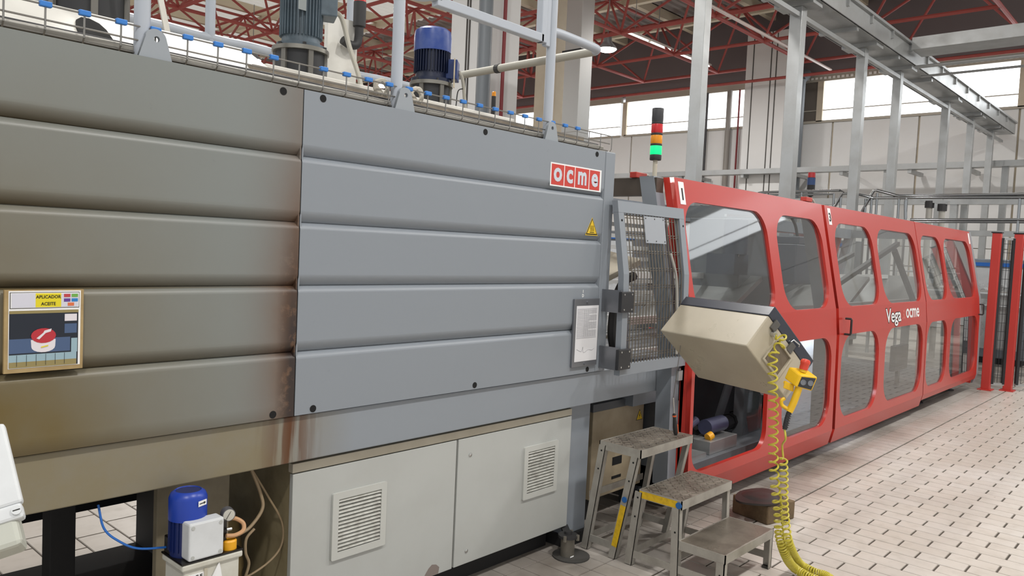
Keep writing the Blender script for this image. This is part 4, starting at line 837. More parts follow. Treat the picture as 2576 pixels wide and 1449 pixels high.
# ================================================================ red wrapping machine
mat('door_red', '#b02c22', 0.3, coat=0.12); mat('door_edge', '#c8382c', 0.4); glass('door_glass', '#dde2e2', 0.65, 0.015); glass('acrylic', '#e2e8ea', 0.5, 0.05)
mat('stainless', '#c9cbcc', 0.3, 0.55, dirt=0.15); mat('machine_dark', '#26262a', 0.5); mat('machine_mid', '#6a6e73', 0.45, dirt=0.35, dirtc='#3f3a34'); mat('galv', '#a9abab', 0.35, 0.6, dirt=0.3, dirtc='#7e7a72', scale=3)
PROF = [(0.10, 2.30), (0.22, 2.272), (1.00, 2.285), (1.215, 2.305), (2.06, 2.48)]
def yprof(z):
    for (a, ya), (b, yb) in zip(PROF[:-1], PROF[1:]):
        if z <= b: return ya+(yb-ya)*(z-a)/(b-a)
    return PROF[-1][1]
wm = thing('wrapping_machine', 'long red wrapping machine with rounded glazed safety doors', 'machine', (7.9, 3.3, 0))
def door_sheet(x0, x1, z0, z1, holes, flip=None, th=0.03):
    me = curve_mesh([[(x0, z0), (x1, z0), (x1, z1), (x0, z1)]]+holes, th)
    for v in me.vertices:
        u, z, w_ = v.co; y = yprof(z)-w_+th/2
        if flip is not None: y = flip-y
        v.co = Vector((u, y, z))-ORG[wm.name]
    if flip is None: me.flip_normals()
    me.update(); return me
def pane_mesh(poly, flip=None):
    v = []
    for u, z in poly:
        y = yprof(z)+0.02
        if flip is not None: y = flip-y
        v.append(Vector((u, y, z))-ORG[wm.name])
    me = bpy.data.meshes.new('pane'); me.from_pydata(v, [], [tuple(range(len(v)))]); me.update(); return me
def make_door(x0, x1, ups, lows, flip=None, zlow=0.10, glz=True, skip=0):
    bm = bmesh.new(); secs = [(1.215, 2.06, [rrect(a, 1.225, b, 1.925, r, 7) for a, b, r in ups]), (1.0, 1.215, []), (0.22, 1.0, [rrect(a, 0.285, b, 0.992, r, 7) for a, b, r in lows]), (zlow, 0.22, [])]
    for z0, z1, hs in secs:
        me = door_sheet(x0, x1, z0, z1, hs, flip); bm.from_mesh(me); bpy.data.meshes.remove(me)
    me = bpy.data.meshes.new('door'); bm.to_mesh(me); bm.free()
    d = obj('door', me, 'door_red', wm)
    if glz:
        for a, b, r in ups: obj('pane', pane_mesh(rrect(a-0.01, 1.217, b+0.01, 1.935, r, 7), flip), 'door_glass', d)
        for a, b, r in lows[skip:]: obj('pane', pane_mesh(rrect(a-0.01, 0.275, b+0.01, 0.997, r, 7), flip), 'door_glass', d)
    for xe in (x0, x1-0.03):
        mbx = MB()
        for (za, ya), (zb, yb) in zip(PROF[:-1], PROF[1:]):
            f_ = (lambda y: y) if flip is None else (lambda y: flip-y)
            if zb <= zlow: continue
            mbx.prism([(xe, f_(ya+0.031), za), (xe, f_(ya+0.075), za), (xe, f_(yb+0.075), zb), (xe, f_(yb+0.031), zb)], (0.03, 0, 0))
        obj('door_edge', mbx, 'door_edge', d)
    return d
d1 = make_door(4.15, 6.49, [(4.215, 5.37, 0.17), (5.52, 6.40, 0.2)], [(4.185, 5.22, 0.13), (5.47, 6.40, 0.2)], skip=1)
d2 = make_door(6.55, 9.10, [(6.68, 7.64, 0.2), (7.76, 9.02, 0.21)], [(6.62, 7.58, 0.22), (7.76, 9.0, 0.22)])
d3 = make_door(9.12, 11.56, [(9.20, 10.04, 0.2), (10.14, 11.44, 0.2)], [(9.16, 9.98, 0.2), (10.14, 11.46, 0.2)], zlow=0.16)
RF = 6.6
for x0, x1 in ((6.9, 9.0), (9.02, 11.5)):
    m_ = (x0+x1)/2; make_door(x0, x1, [(x0+0.1, m_-0.07, 0.19), (m_+0.07, x1-0.1, 0.19)], [(x0+0.1, m_-0.07, 0.19), (m_+0.07, x1-0.1, 0.19)], flip=RF, glz=False)
obj('top_rail', MB().box(4.2, 2.512, 2.035, 11.5, 2.545, 2.068), 'galv', wm)
def handle(x, z0, z1, d):
    y = 2.283; obj('handle', MB().tube([(x, y, z0), (x, y-0.045, z0), (x, y-0.05, z0+0.01), (x, y-0.05, z1-0.01), (x, y-0.045, z1), (x, y, z1)], 0.009, 8), 'cable_dark', d, smooth=True)
handle(6.66, 1.0, 1.13, d2); handle(11.5, 1.0, 1.13, d3)
tilt = Vector((0, 2.48-2.305, 2.06-1.215)).normalized()
for x, txt, d in ((4.22, '1', d1), (6.635, '3', d2), (11.50, '', d3)):
    o_ = Vector((x, yprof(1.97)-0.002, 1.97))
    lb = obj('number_label', MB().obox(o_-Vector((0.032, 0, 0))-tilt*0.07, (0.064, 0, 0), tilt*0.14, (0, 0.0015, 0)), 'label_white', d)
    if not txt: continue
    me = text_mesh(txt, 0.10, 0.003, 0.0005); obj('number', place(me, o_+Vector((0.002, -0.001, 0))-tilt*0.01, (1, 0, 0), tilt, wm), 'ink', d)
def belt_text(body, xc, z, size, width, bold, outline, italic=0.0):
    for off, m_, dep, lay in (((bold+outline), 'ink', 0.0004, 0.0), (bold, 'label_white', 0.0004, 0.0012)):
        if off == bold or outline:
            me = text_mesh(body, size, off, dep, 1.0, shear=italic); vx = [v.co.x for v in me.vertices]; s_ = (width+2*(off-bold))/(max(vx)-min(vx)); mx = (max(vx)+min(vx))/2
            me.transform(Matrix.Translation((-mx, 0, 0))); me.transform(Matrix.Diagonal((s_, 1, 1, 1)))
            dv = Vector((0, 0.02, 0.215)).normalized()
            obj('lettering', place(me, Vector((xc, yprof(z)-0.0012-lay, z)), (1, 0, 0), dv, wm), m_, d2)
belt_text('Vega', 7.985, 1.104, 0.185, 0.46, 0.002, 0.007); belt_text('ocme', 8.605, 1.128, 0.19, 0.45, 0.003, 0.0)
me = text_mesh('50', 0.12, 0.004, 0.0004, 0.8, shear=0.3); obj('lettering', place(me, Vector((8.30, yprof(1.1)-0.0015, 1.10)), (1, 0, 0), (0, 0.09, 1), wm), mat('logo_pink', '#c46a62', 0.5), d2)
# frame and interior
for i in range(11): obj('product_guide', MB().box(4.3, 4.02+0.012*i, 0.78+0.105*i, 6.7, 4.05+0.012*i, 0.815+0.105*i), mat('guide_pale', '#d3d4d2', 0.35, 0.25), wm)
obj('base_frame', MB().box(4.27, 2.46, 0.10, 11.5, 4.2, 0.24), 'machine_mid', wm)
for x in (4.6, 6.5, 8.0, 9.9, 11.3):
    for y in (2.56, 4.1): obj('foot', MB().cyl((x, y, 0), (x, y, 0.10), 0.05, n=14).cyl((x, y, 0), (x, y, 0.012), 0.10, n=18), 'machine_dark', wm)
def portal(x, w_, m_, beam_m):
    for f_ in ((lambda y: y), (lambda y: RF-y)):
        mb = MB()
        for (za, ya), (zb, yb) in zip(PROF[1:-1], PROF[2:]): mb.prism([(x, f_(ya+0.08), za), (x, f_(ya+0.18), za), (x, f_(yb+0.18), zb), (x, f_(yb+0.08), zb)], (w_, 0, 0))
        obj('portal_leg', mb, m_, wm)
    obj('portal_beam', MB().box(x+0.006, 2.54, 1.945, x+w_-0.006, 4.05, 2.052), beam_m, wm)
mat('portal_brown', '#4a4139', 0.5)
portal(4.05, 0.09, 'panel_grey', 'portal_brown'); portal(6.48, 0.08, 'machine_mid', 'machine_mid'); portal(11.57, 0.10, mat('end_grey', '#84878b', 0.45), 'machine_mid')
mbe = MB()
for (za, ya), (zb, yb) in zip(PROF[:-1], PROF[1:]): mbe.prism([(11.575, ya+0.01, za), (11.575, ya+0.10, za), (11.575, yb+0.10, zb), (11.575, yb+0.01, zb)], (0.13, 0, 0))
obj('end_trim', mbe, 'end_grey', wm)
obj('drive_display', MB().box(9.15, 2.58, 0.42, 9.62, 2.64, 0.70), 'machine_dark', wm, bevel=0.008); obj('display_leg', MB().box(9.35, 2.60, 0.24, 9.42, 2.63, 0.42), 'machine_dark', wm)
obj('rear_top_beam', MB().box(4.1, 3.97, 1.93, 11.6, 4.05, 2.06), 'body_grey', wm)
obj('drive_tower', MB().box(6.25, 3.05, 0.24, 6.95, 3.55, 1.93), mat('tower_grey', '#5c6268', 0.45, dirt=0.2), wm, bevel=0.01)
tw = obj('tower_motor', MB().cyl((6.05, 3.0, 1.62), (6.05, 3.0, 1.90), 0.10, n=20).box(5.95, 2.95, 1.45, 6.2, 3.2, 1.62), mat('motor_dusk', '#3c4450', 0.4), wm, smooth=True)
obj('tower_bracket', MB().bar((5.85, 3.0, 1.93), (6.3, 3.0, 1.95), 0.02, 0.02).bar((6.0, 2.95, 1.6), (6.12, 2.95, 1.85), 0.015, 0.015), 'steel_bright', wm)
obj('tower_motor', MB().box(7.55, 3.1, 1.35, 8.1, 3.5, 1.75).box(7.65, 3.12, 1.75, 7.95, 3.4, 1.83), 'motor_dusk', wm, bevel=0.01)
obj('motor_cable', MB().tube(spline([(7.8, 3.2, 1.83), (7.72, 3.2, 1.95), (7.55, 3.2, 2.05), (7.35, 3.2, 2.12)], 6), 0.015, 8), 'cable_dark', wm, smooth=True)
for x in (5.0, 7.2, 8.9): obj('inner_post', MB().box(x, 3.75, 0.24, x+0.12, 3.87, 1.9), 'body_grey', wm)
for i, (y, z) in enumerate(((2.85, 0.93), (3.95, 0.93), (2.85, 1.15), (3.95, 1.18), (3.4, 1.42), (4.0, 0.6))): obj('conveyor_rail', MB().box(4.3, y-0.02, z-0.025, 11.4, y+0.02, z+0.025), mat('guide_pale', '#d3d4d2', 0.35, 0.25), wm)
obj('conveyor_bed', MB().box(4.3, 2.9, 0.86, 11.4, 3.9, 0.90), 'machine_mid', wm)
for i in range(24): obj('conveyor_roller', MB().cyl((7.2+i*0.17, 2.88, 0.93), (7.2+i*0.17, 3.92, 0.93), 0.025, n=8), 'stainless', wm)
for x in (5.6, 8.4, 10.6): obj('infeed_chute', MB().obox((x, 2.95, 0.98), (0.9, 0, 0.42), (0, 0.75, 0), (-0.02, 0, 0.04)), 'galv', wm)
for (p, q) in (((8.0, 3.0, 1.25), (10.4, 3.0, 1.85)), ((8.3, 3.6, 1.2), (10.6, 3.6, 1.7)), ((9.6, 2.8, 1.75), (10.5, 2.8, 1.15))): obj('guide_arm', MB().bar(p, q, 0.05, 0.05), 'machine_dark', wm)
for x in (7.05, 7.75): obj('red_arm', MB().bar((x, 3.9, 0.95), (x+0.35, 3.9, 1.75), 0.06, 0.08), 'door_edge', wm)
obj('splash_sheet', MB().box(6.40, 2.70, 0.24, 7.75, 2.715, 1.0), mat('steel_sheet', '#d3d7dc', 0.3, 0.35), wm)
obj('interior_shade_sheet', MB().box(4.9, 3.0, 0.24, 7.4, 3.03, 0.86), 'machine_dark', wm)  # dark sheet added for the shade inside the open lower window
obj('cutout_plate', MB().prism([(5.6, 2.86, 0.30), (5.72, 2.86, 0.30), (6.02, 2.86, 0.80), (5.88, 2.86, 0.86), (5.78, 2.86, 0.62)], (0, 0.015, 0)).bar((5.88, 2.86, 0.82), (6.15, 2.86, 0.4), 0.05, 0.015), 'machine_mid', wm)
cp_ = spline([oY(1735, 1095, 2.72), oY(1790, 1076, 2.72), oY(1850, 1052, 2.72), oY(1876, 1020, 2.72), oY(1884, 970, 2.72), oY(1886, 900, 2.72)], 6)
ch = obj('cable_chain', MB().tube(cp_, 0.055, 8), 'machine_dark', wm)
for i in range(0, len(cp_)-1, 2): obj('chain_link', MB().cyl(cp_[i], cp_[i].lerp(cp_[i+1], 0.6), 0.064, n=8), mat('chain_black', '#161617', 0.5), ch)
obj('drive_box', MB().box(4.85, 2.50, 0.24, 5.25, 2.72, 0.33), 'galv', wm, bevel=0.004); obj('drive_box', MB().box(4.55, 2.50, 0.24, 4.80, 2.80, 0.27), 'galv', wm)
obj('guide_post', MB().box(5.58, 2.62, 0.24, 5.70, 2.70, 0.66), 'machine_mid', wm)
obj('gear_motor', MB().cyl((4.95, 2.60, 0.40), (5.2, 2.60, 0.40), 0.055, n=18).cyl((4.7, 2.62, 0.42), (4.85, 2.62, 0.46), 0.03, n=12), mat('motor_violet', '#3d4058', 0.35), wm, smooth=True)
obj('yellow_cap', MB().cyl((4.9, 2.55, 0.345), (4.94, 2.54, 0.36), 0.028, n=14), 'cap_yellow', wm)
obj('acrylic_guard', MB().prism([(5.55, 2.55, 0.28), (5.75, 2.55, 0.28), (5.75, 2.55, 0.75), (5.52, 2.55, 0.78), (5.50, 2.55, 0.40)], (0, 0.006, 0)), 'acrylic', wm)
obj('guide_knob', MB().cyl((5.62, 2.50, 0.60), (5.68, 2.46, 0.60), 0.03, n=16), 'label_white', wm)
obj('side_cover', MB().box(4.27, 2.52, 0.06, 4.46, 2.80, 0.66), mat('cover_dark', '#4c4f53', 0.5), wm, bevel=0.006)
obj('side_cover', MB().box(4.02, 2.60, 0.66, 4.5, 2.9, 0.95), 'body_grey', wm)
obj('edge_profile', MB().box(4.15, 2.335, 0.22, 4.165, 2.36, 0.98), 'door_edge', wm)
# work light inside the machine
wl = thing('work_lamp', 'bright work lamp shining on the steel sheet inside the red machine', 'lamp', (6.95, 2.55, 0.95))
obj('lamp_body', MB().box(6.70, 2.52, 0.955, 7.20, 2.60, 0.985), 'machine_mid', wl); obj('lamp_tube', MB().box(6.72, 2.53, 0.948, 7.18, 2.59, 0.955), mat('work_glow', '#eef4ff', 0.4, emit=38.0), wl)
# ---- small beige box beside the stool, grey switch
eb = thing('junction_cabinet', 'beige cabinet with yellow electric warning triangle behind the step stool', 'cabinet', (3.97, 2.8, 0))
obj('body', MB().box(3.70, 2.66, 0.13, 4.245, 3.05, 0.655), mat('beige_dirty', '#a0927a', 0.5, dirt=0.55, dirtc='#6c5b41', scale=4), eb, bevel=0.004)
obj('dark_lid', MB().box(3.69, 2.655, 0.655, 4.255, 3.06, 0.70), 'cover_dark', eb)
for z0, h in ((0.30, 0.05), (0.215, 0.018)): obj('slot', MB().box(3.92, 2.6585, z0, 4.02, 2.661, z0+h), 'hole_black', eb)
def ytri(cx, z0, w_, h, m, y, n_): obj(n_, MB().prism([(cx-w_/2, y, z0), (cx+w_/2, y, z0), (cx, y, z0+h)], (0, 0.0008, 0)), m, eb)
ytri(4.195, 0.545, 0.075, 0.068, 'ink', 2.659, 'warning_border'); ytri(4.195, 0.5485, 0.064, 0.057, 'sign_yellow', 2.658, 'warning_sign')
obj('warning_bolt', MB().prism([(4.197, 2.6572, 0.59), (4.188, 2.6572, 0.572), (4.195, 2.6572, 0.572), (4.19, 2.6572, 0.555), (4.202, 2.6572, 0.577), (4.195, 2.6572, 0.577), (4.203, 2.6572, 0.59)], (0, 0.0008, 0)), 'ink', eb)
obj('leg', MB().box(3.72, 2.7, 0, 3.78, 2.76, 0.13).box(4.16, 2.7, 0, 4.22, 2.76, 0.13), 'dark_frame', eb)
sw = thing('light_switch', 'grey surface switch with white frame on the red door post', 'switch', (4.11, 2.33, 0.84))
p0 = oY(1707, 963, 2.345); p1 = oY(1739, 930, 2.345)
obj('switch_box', MB().box(p0.x, 2.345, p0.z+0.01, p1.x-0.035, 2.40, p1.z+0.005), mat('switch_grey', '#a4a6a6', 0.45), sw, bevel=0.004)
obj('switch_frame', MB().box(p1.x-0.075, 2.330, p0.z+0.005, p1.x-0.01, 2.345, p1.z), 'label_white', sw, bevel=0.004); obj('rocker', MB().box(p1.x-0.065, 2.326, p0.z+0.018, p1.x-0.02, 2.331, p1.z-0.012), 'pipe_grey', sw, bevel=0.002)
# ================================================================ mesh gate
mg = thing('mesh_gate', 'grey framed wire mesh gate with blank plate, hinged to the grey machine', 'gate', (3.75, 2.3, 0.955))
GP = [(0.943, 2.325), (1.365, 2.328), (1.482, 2.332), (1.867, 2.395)]
def gy(z):
    for (a, ya), (b, yb) in zip(GP[:-1], GP[1:]):
        if z <= b: return ya+(yb-ya)*(z-a)/(b-a)
    return GP[-1][1]
GX0, GX1 = 3.452, 4.134
def stile(x0, x1, name='stile'):
    mb = MB()
    for (za, ya), (zb, yb) in zip(GP[:-1], GP[1:]): mb.prism([(x0, ya, za), (x0, ya+0.035, za), (x0, yb+0.035, zb), (x0, yb, zb)], (x1-x0, 0, 0))
    return obj(name, mb, 'panel_grey', mg)
s1_ = stile(GX0, GX0+0.05); s2_ = stile(GX1-0.055, GX1)
obj('top_bar', MB().prism([(GX0-0.001, gy(1.807)-0.001, 1.807), (GX0-0.001, gy(1.807)+0.036, 1.807), (GX0-0.001, gy(1.867)+0.036, 1.869), (GX0-0.001, gy(1.867)-0.001, 1.869)], (GX1-GX0+0.002, 0, 0)), 'panel_grey', mg)
obj('bottom_bar', MB().box(GX0-0.001, 2.324, 0.941, GX1+0.001, 2.361, 0.998), 'panel_grey', mg)
nw = 19
for i in range(nw):
    x = GX0+0.062+(GX1-GX0-0.13)*i/(nw-1)
    obj('mesh_wire', MB().tube([(x, gy(z)+0.010, z) for z in (0.99, 1.369, 1.484, 1.82)], 0.0032, 5), mat('mesh_steel', '#6f685e', 0.45, 0.4), mg)
for j in range(9):
    z = 1.03+j*0.094
    for dz in (0.0, 0.014): obj('mesh_wire', MB().cyl((GX0+0.04, gy(z)+0.016, z+dz), (GX1-0.045, gy(z)+0.016, z+dz), 0.0022, n=5), 'mesh_steel', mg)
up = Vector((0, 2.395-2.332, 1.867-1.482)).normalized()
bp_ = obj('blank_plate', MB().obox(Vector((3.69, gy(1.653)-0.004, 1.653)), (0.212, 0, 0), up*0.149, (0, 0.004, 0)), mat('blank_alu', '#9a9ea4', 0.4, 0.2), mg)
for dx in (0.015, 0.106, 0.197):
    for dv in (0.012, 0.137): obj('rivet', MB().cyl(Vector((3.69+dx, gy(1.653)-0.0055, 1.653))+up*dv, Vector((3.69+dx, gy(1.653)-0.003, 1.653))+up*dv, 0.004, n=8), 'cable_dark', bp_)
for x in (GX0+0.025, GX1-0.02):
    for z in (1.765, 1.30): obj('hole', MB().cyl((x, gy(z)-0.001, z), (x, gy(z)+0.004, z), 0.007, n=10), 'hole_black', mg)
for zc in (1.335, 1.031):
    h = obj('hinge', MB().box(3.405, 2.303, zc-0.054, 3.518, 2.325, zc+0.054), mat('hinge_black', '#26272a', 0.45), mg, bevel=0.003)
    obj('hinge_channel', MB().box(3.428, 2.326, zc-0.06, 3.440, 2.447, zc+0.06), 'holder_steel', mg)
    for dx in (3.43, 3.50):
        for dz in (-0.04, 0.04): obj('hinge_screw', MB().cyl((dx, 2.3015, zc+dz), (dx, 2.304, zc+dz), 0.005, n=10), 'steel_bright', h)
obj('tied_cable', MB().tube(spline([(3.92, 2.335, 1.60), (3.94, 2.322, 1.53), (3.97, 2.318, 1.45), (4.0, 2.315, 1.2), (4.01, 2.315, 1.02)], 6), 0.008, 7), 'cable_grey', mg, smooth=True)
# outfeed seen through the gate: chutes, sheets and hoses between the two machines
of = thing('outfeed_conveyor', 'stainless outfeed conveyor with slanted chute seen through the mesh gate', 'conveyor', (3.9, 3.3, 0))
obj('bed', MB().box(3.5, 2.75, 0.88, 4.22, 3.85, 0.94), 'machine_mid', of)
obj('chute', MB().obox((3.55, 2.72, 1.32), (0.66, 0, 0.2), (0, 0.55, 0.1), (0, 0, 0.035)), mat('chute_pale', '#b3ac9c', 0.4, dirt=0.4), of)
obj('chute', MB().obox((3.55, 2.75, 1.12), (0.55, 0, -0.08), (0, 0.6, 0.05), (0, 0, 0.02)), 'chute_pale', of)
for i in range(7): obj('guide_rail', MB().box(3.5, 3.0+0.12*i, 1.72-0.085*i, 4.22, 3.03+0.12*i, 1.75-0.085*i), 'stainless', of)
obj('hose_bundle', MB().tube(spline([(4.1, 2.7, 1.45), (3.98, 2.68, 1.42), (3.9, 2.68, 1.30), (3.88, 2.68, 1.1), (3.95, 2.68, 0.95)], 6), 0.03, 8), 'cable_dark', of, smooth=True)
obj('drive_plate', MB().prism([(3.93, 2.72, 0.98), (4.12, 2.72, 0.98), (4.10, 2.72, 1.28), (4.05, 2.72, 1.36), (3.96, 2.72, 1.2)], (0, 0.02, 0)), 'body_grey', of)
obj('lower_cover', MB().box(3.6, 2.78, 0.705, 4.0, 3.8, 0.88), 'machine_dark', of)
obj('support', MB().box(3.55, 3.3, 0, 3.65, 3.4, 0.88).box(4.08, 3.3, 0, 4.18, 3.4, 0.88), 'machine_mid', of)
# ================================================================ stack light
sx, sy = 4.10, 2.585
st = thing('stack_light', 'signal tower with red, amber and lit green lenses on the grey portal', 'stack light', (sx, sy, 2.052))
obj('pole', MB().cyl((sx, sy, 2.052), (sx, sy, 2.165), 0.014, n=12), 'trim_cream', st, smooth=True)
zz = [2.160, 2.192, 2.245, 2.258, 2.308, 2.322, 2.375, 2.388, 2.470]
cols = ['cable_dark', None, 'cable_dark', 'lens_amber', 'cable_dark', 'lens_red', 'cable_dark', mat('cap_charcoal', '#3b3b3e', 0.5)]
nm = ['base', 'green_lens', 'spacer', 'amber_lens', 'spacer', 'red_lens', 'spacer', 'cap']
k = NT('lens_green_lit'); k.b.inputs['Base Color'].default_value = L('#06a04c'); k.b.inputs['Emission Color'].default_value = (0.0, 0.75, 0.22, 1); k.b.inputs['Emission Strength'].default_value = 1.1
for i in range(8): obj(nm[i], MB().lathe([(0.033, zz[i]), (0.035, zz[i]+0.004), (0.035, zz[i+1]-0.003), (0.034, zz[i+1])], (sx, sy, 0), n=22), cols[i] or 'lens_green_lit', st, smooth=True)
def redbox(x, y, z, label):
    t = thing('safety_switch', label, 'switch', (x, y, z))
    obj('switch_body', MB().box(x-0.06, y-0.025, z, x+0.06, y+0.025, z+0.035), mat('switch_red', '#b23a30', 0.4), t, bevel=0.004)
    obj('switch_cable', MB().tube(spline([(x+0.06, y, z+0.018), (x+0.10, y, z+0.03), (x+0.13, y-0.01, z+0.005), (x+0.14, y-0.02, z-0.05)], 5), 0.009, 7), 'cable_grey', t, smooth=True)
redbox(4.10, 2.70, 2.053, 'flat red safety switch on the grey portal beside the signal tower'); redbox(6.25, 2.51, 2.066, 'red safety switch with cable on top of the red machine')
# ================================================================ red light-curtain fence at the end of the aisle
mat('fence_red', '#b93831', 0.4); mat('fence_black', '#1c1c20', 0.5)
fpos = [(11.83, 2.205), (12.02, 1.99)]
for i, (x, y) in enumerate(fpos):
    t = thing('fence_post', ('red square fence post close to the end of the red machine', 'red square fence post with bolted foot on the tiles')[i], 'post', (x, y, 0))
    obj('post', MB().box(x-0.05, y-0.05, 0.01, x+0.05, y+0.05, 2.06), 'fence_red', t, bevel=0.006)
    obj('foot_plate', MB().box(x-0.10, y-0.08, 0.0, x+0.10, y+0.08, 0.012), 'fence_red', t); obj('post_cap', MB().box(x-0.06, y-0.06, 2.06, x+0.06, y+0.06, 2.075), 'fence_black', t)
def fpanel(p, q, label):
    t = thing('mesh_fence', label, 'fence', (*((Vector(p)+Vector(q))/2), 0)); p, q = Vector((*p, 0)), Vector((*q, 0)); d = (q-p)
    for f_ in (0.24, 0.76): c = p+d*f_; obj('upright', MB().bar(c+Vector((0, 0, 0.08)), c+Vector((0, 0, 2.0)), 0.035, 0.035, d), 'fence_black', t)
    for z in (0.08, 1.99): obj('rail', MB().bar(p+d*0.2+Vector((0, 0, z)), p+d*0.8+Vector((0, 0, z)), 0.03, 0.03), 'galv', t)
    for i in range(16): z = 0.2+i*0.115; obj('mesh_wire', MB().cyl(p+d*0.2+Vector((0, 0, z)), p+d*0.8+Vector((0, 0, z)), 0.003, n=5), 'fence_black', t)
    for i in range(5): c = p+d*(0.24+i*0.13); obj('mesh_wire', MB().cyl(c+Vector((0, 0, 0.1)), c+Vector((0, 0, 1.98)), 0.003, n=5), 'fence_black', t)
fpanel(fpos[0], fpos[1], 'narrow black mesh panel between the two red fence posts'); fpanel(fpos[1], (12.34, 1.66), 'black mesh panel leading on from the bolted red post')
# ================================================================ overhead conveyor on galvanised posts
oc = thing('overhead_conveyor', 'galvanised overhead conveyor trough on tall square posts', 'conveyor', (14, 4.5, 0))
for x in (7.95, 10.52, 13.08, 14.95, 18.2, 20.4, 22.45):
    w_ = 0.07 if x != 10.52 else 0.085
    obj('post', MB().box(x-w_, 4.5-w_, 0.0, x+w_, 4.5+w_, 5.0), 'galv', oc, bevel=0.004); obj('post_head', MB().box(x-0.16, 4.24, 5.0, x+0.16, 4.78, 5.06), 'galv', oc)
for y in (4.20, 4.80): obj('trough_side', MB().box(5.0, y-0.015, 5.06, 23.6, y+0.015, 5.40), 'galv', oc)
obj('trough_floor', MB().box(5.0, 4.2, 5.06, 23.6, 4.8, 5.09), 'galv', oc)
obj('stiffener', MB().box(5.0, 4.44, 4.86, 23.6, 4.50, 4.92), 'galv', oc); obj('edge_rail', MB().box(5.0, 4.14, 5.32, 23.6, 4.20, 5.36), 'galv', oc)
for x in range(6, 23, 2): obj('cross_tie', MB().box(x-0.04, 4.22, 5.0, x+0.04, 4.78, 5.06), 'galv', oc)
for i in range(18): obj('edge_bracket', MB().box(5.4+i*1.0, 4.15, 5.2, 5.44+i*1.0, 4.19, 5.36), 'galv', oc)
bc = thing('branch_conveyor', 'galvanised branch conveyor leaving the overhead trough at a right angle', 'conveyor', (14.3, 2, 5.2))
obj('beam_side', MB().box(14.28, -4, 5.23, 14.32, 4.12, 5.40), 'galv', bc); obj('beam_side', MB().box(14.84, -4, 5.23, 14.88, 4.12, 5.40), 'galv', bc); obj('beam_floor', MB().box(14.28, -4, 5.20, 14.88, 4.12, 5.23), 'galv', bc)
obj('under_rail', MB().cyl((14.5, -4, 4.95), (14.5, 4.1, 4.95), 0.03, n=10), 'galv', bc); obj('under_rail', MB().cyl((14.85, -4, 4.86), (14.85, 4.1, 4.86), 0.022, n=10), 'galv', bc)
obj('hanger', MB().box(14.5, 1.5, 4.86, 14.53, 1.53, 7.4).box(14.8, -1.5, 4.86, 14.83, -1.47, 7.4), 'galv', bc)
# ================================================================ stainless walkway with handrails behind the red machine
ww = thing('service_walkway', 'raised service walkway with polished stainless handrails behind the red machine', 'walkway', (13, 4, 0))
XR = 13.25
def hr(pts, r=0.024): return obj('handrail', MB().tube(pts, r, 10), mat('polished_steel', '#9b9d9e', 0.16, 0.95), ww, smooth=True)
q = lambda x, y, X=XR: oX(x, y, X)
hr(spline([q(1895, 500), q(1908, 486), q(1960, 483), q(2040, 481), q(2112, 479)], 4)); hr([q(2112, 479), q(2122, 483), q(2098, 522)])
hr([q(2120, 487), q(2150, 486), q(2185, 495), q(2200, 499)]); hr([q(2168, 533), q(2198, 480), q(2206, 479), q(2255, 492), q(2262, 493), q(2420, 491), q(2600, 488)])
hr(spline([q(2278, 550), q(2278, 512), q(2281, 500), q(2290, 497), q(2420, 497), q(2600, 497)], 4)); hr([q(2290, 553), q(2600, 553)]); hr([q(2300, 558), q(2600, 559)], 0.018); hr([q(2196, 498), q(2280, 498)]); hr([q(1908, 491), q(2098, 488)], 0.018)
for x, y0, y1 in ((2098, 487, 800), (2116, 487, 800), (2178, 500, 800), (2193, 498, 800), (2207, 486, 800), (2262, 495, 800), (2281, 500, 800), (2566, 497, 800), (1925, 490, 800), (2017, 484, 800)):
    a = q(x, y0); obj('stanchion', MB().cyl(a, (a.x, a.y, 1.25), 0.02, n=8), 'polished_steel', ww)
obj('walk_deck', MB().box(13.2, 1.2, 1.16, 14.2, 9.5, 1.22), 'galv', ww)
for y in (1.5, 3.6, 5.6, 7.6, 9.2): obj('deck_leg', MB().box(13.3, y, 0, 13.4, y+0.1, 1.16), 'galv', ww)
# far cable ladder beam with brackets
cl = thing('cable_ladder', 'galvanised cable ladder carried level along the far wall', 'cable ladder', (22.8, 9, 4.3))
obj('tray', MB().box(22.7, 2.6, 4.15, 23.05, 16.5, 4.30), 'galv', cl)
for y in (3.2, 5.0, 6.4, 8.2, 9.6, 11.2, 12.9, 14.8): obj('bracket', MB().box(22.75, y-0.05, 4.05, 23.9, y+0.05, 4.15), 'galv', cl)
for y in (4.2, 7.0, 9.9, 13.4): obj('leg', MB().box(22.8, y-0.07, 0, 22.94, y+0.07, 4.15), 'galv', cl)
# second beam lower down
lb = thing('pipe_rack', 'grey steel pipe rack standing in front of the far wall', 'rack', (20, 6, 0))
obj('rack_beam', MB().box(19.8, 1.0, 3.0, 20.0, 12.5, 3.16), 'galv', lb); obj('rack_beam', MB().box(19.8, 1.0, 2.3, 20.0, 12.5, 2.42), 'galv', lb)
for y in (1.4, 4.6, 7.6, 10.6): obj('rack_post', MB().box(19.82, y-0.07, 0, 19.98, y+0.07, 3.16), 'galv', lb)
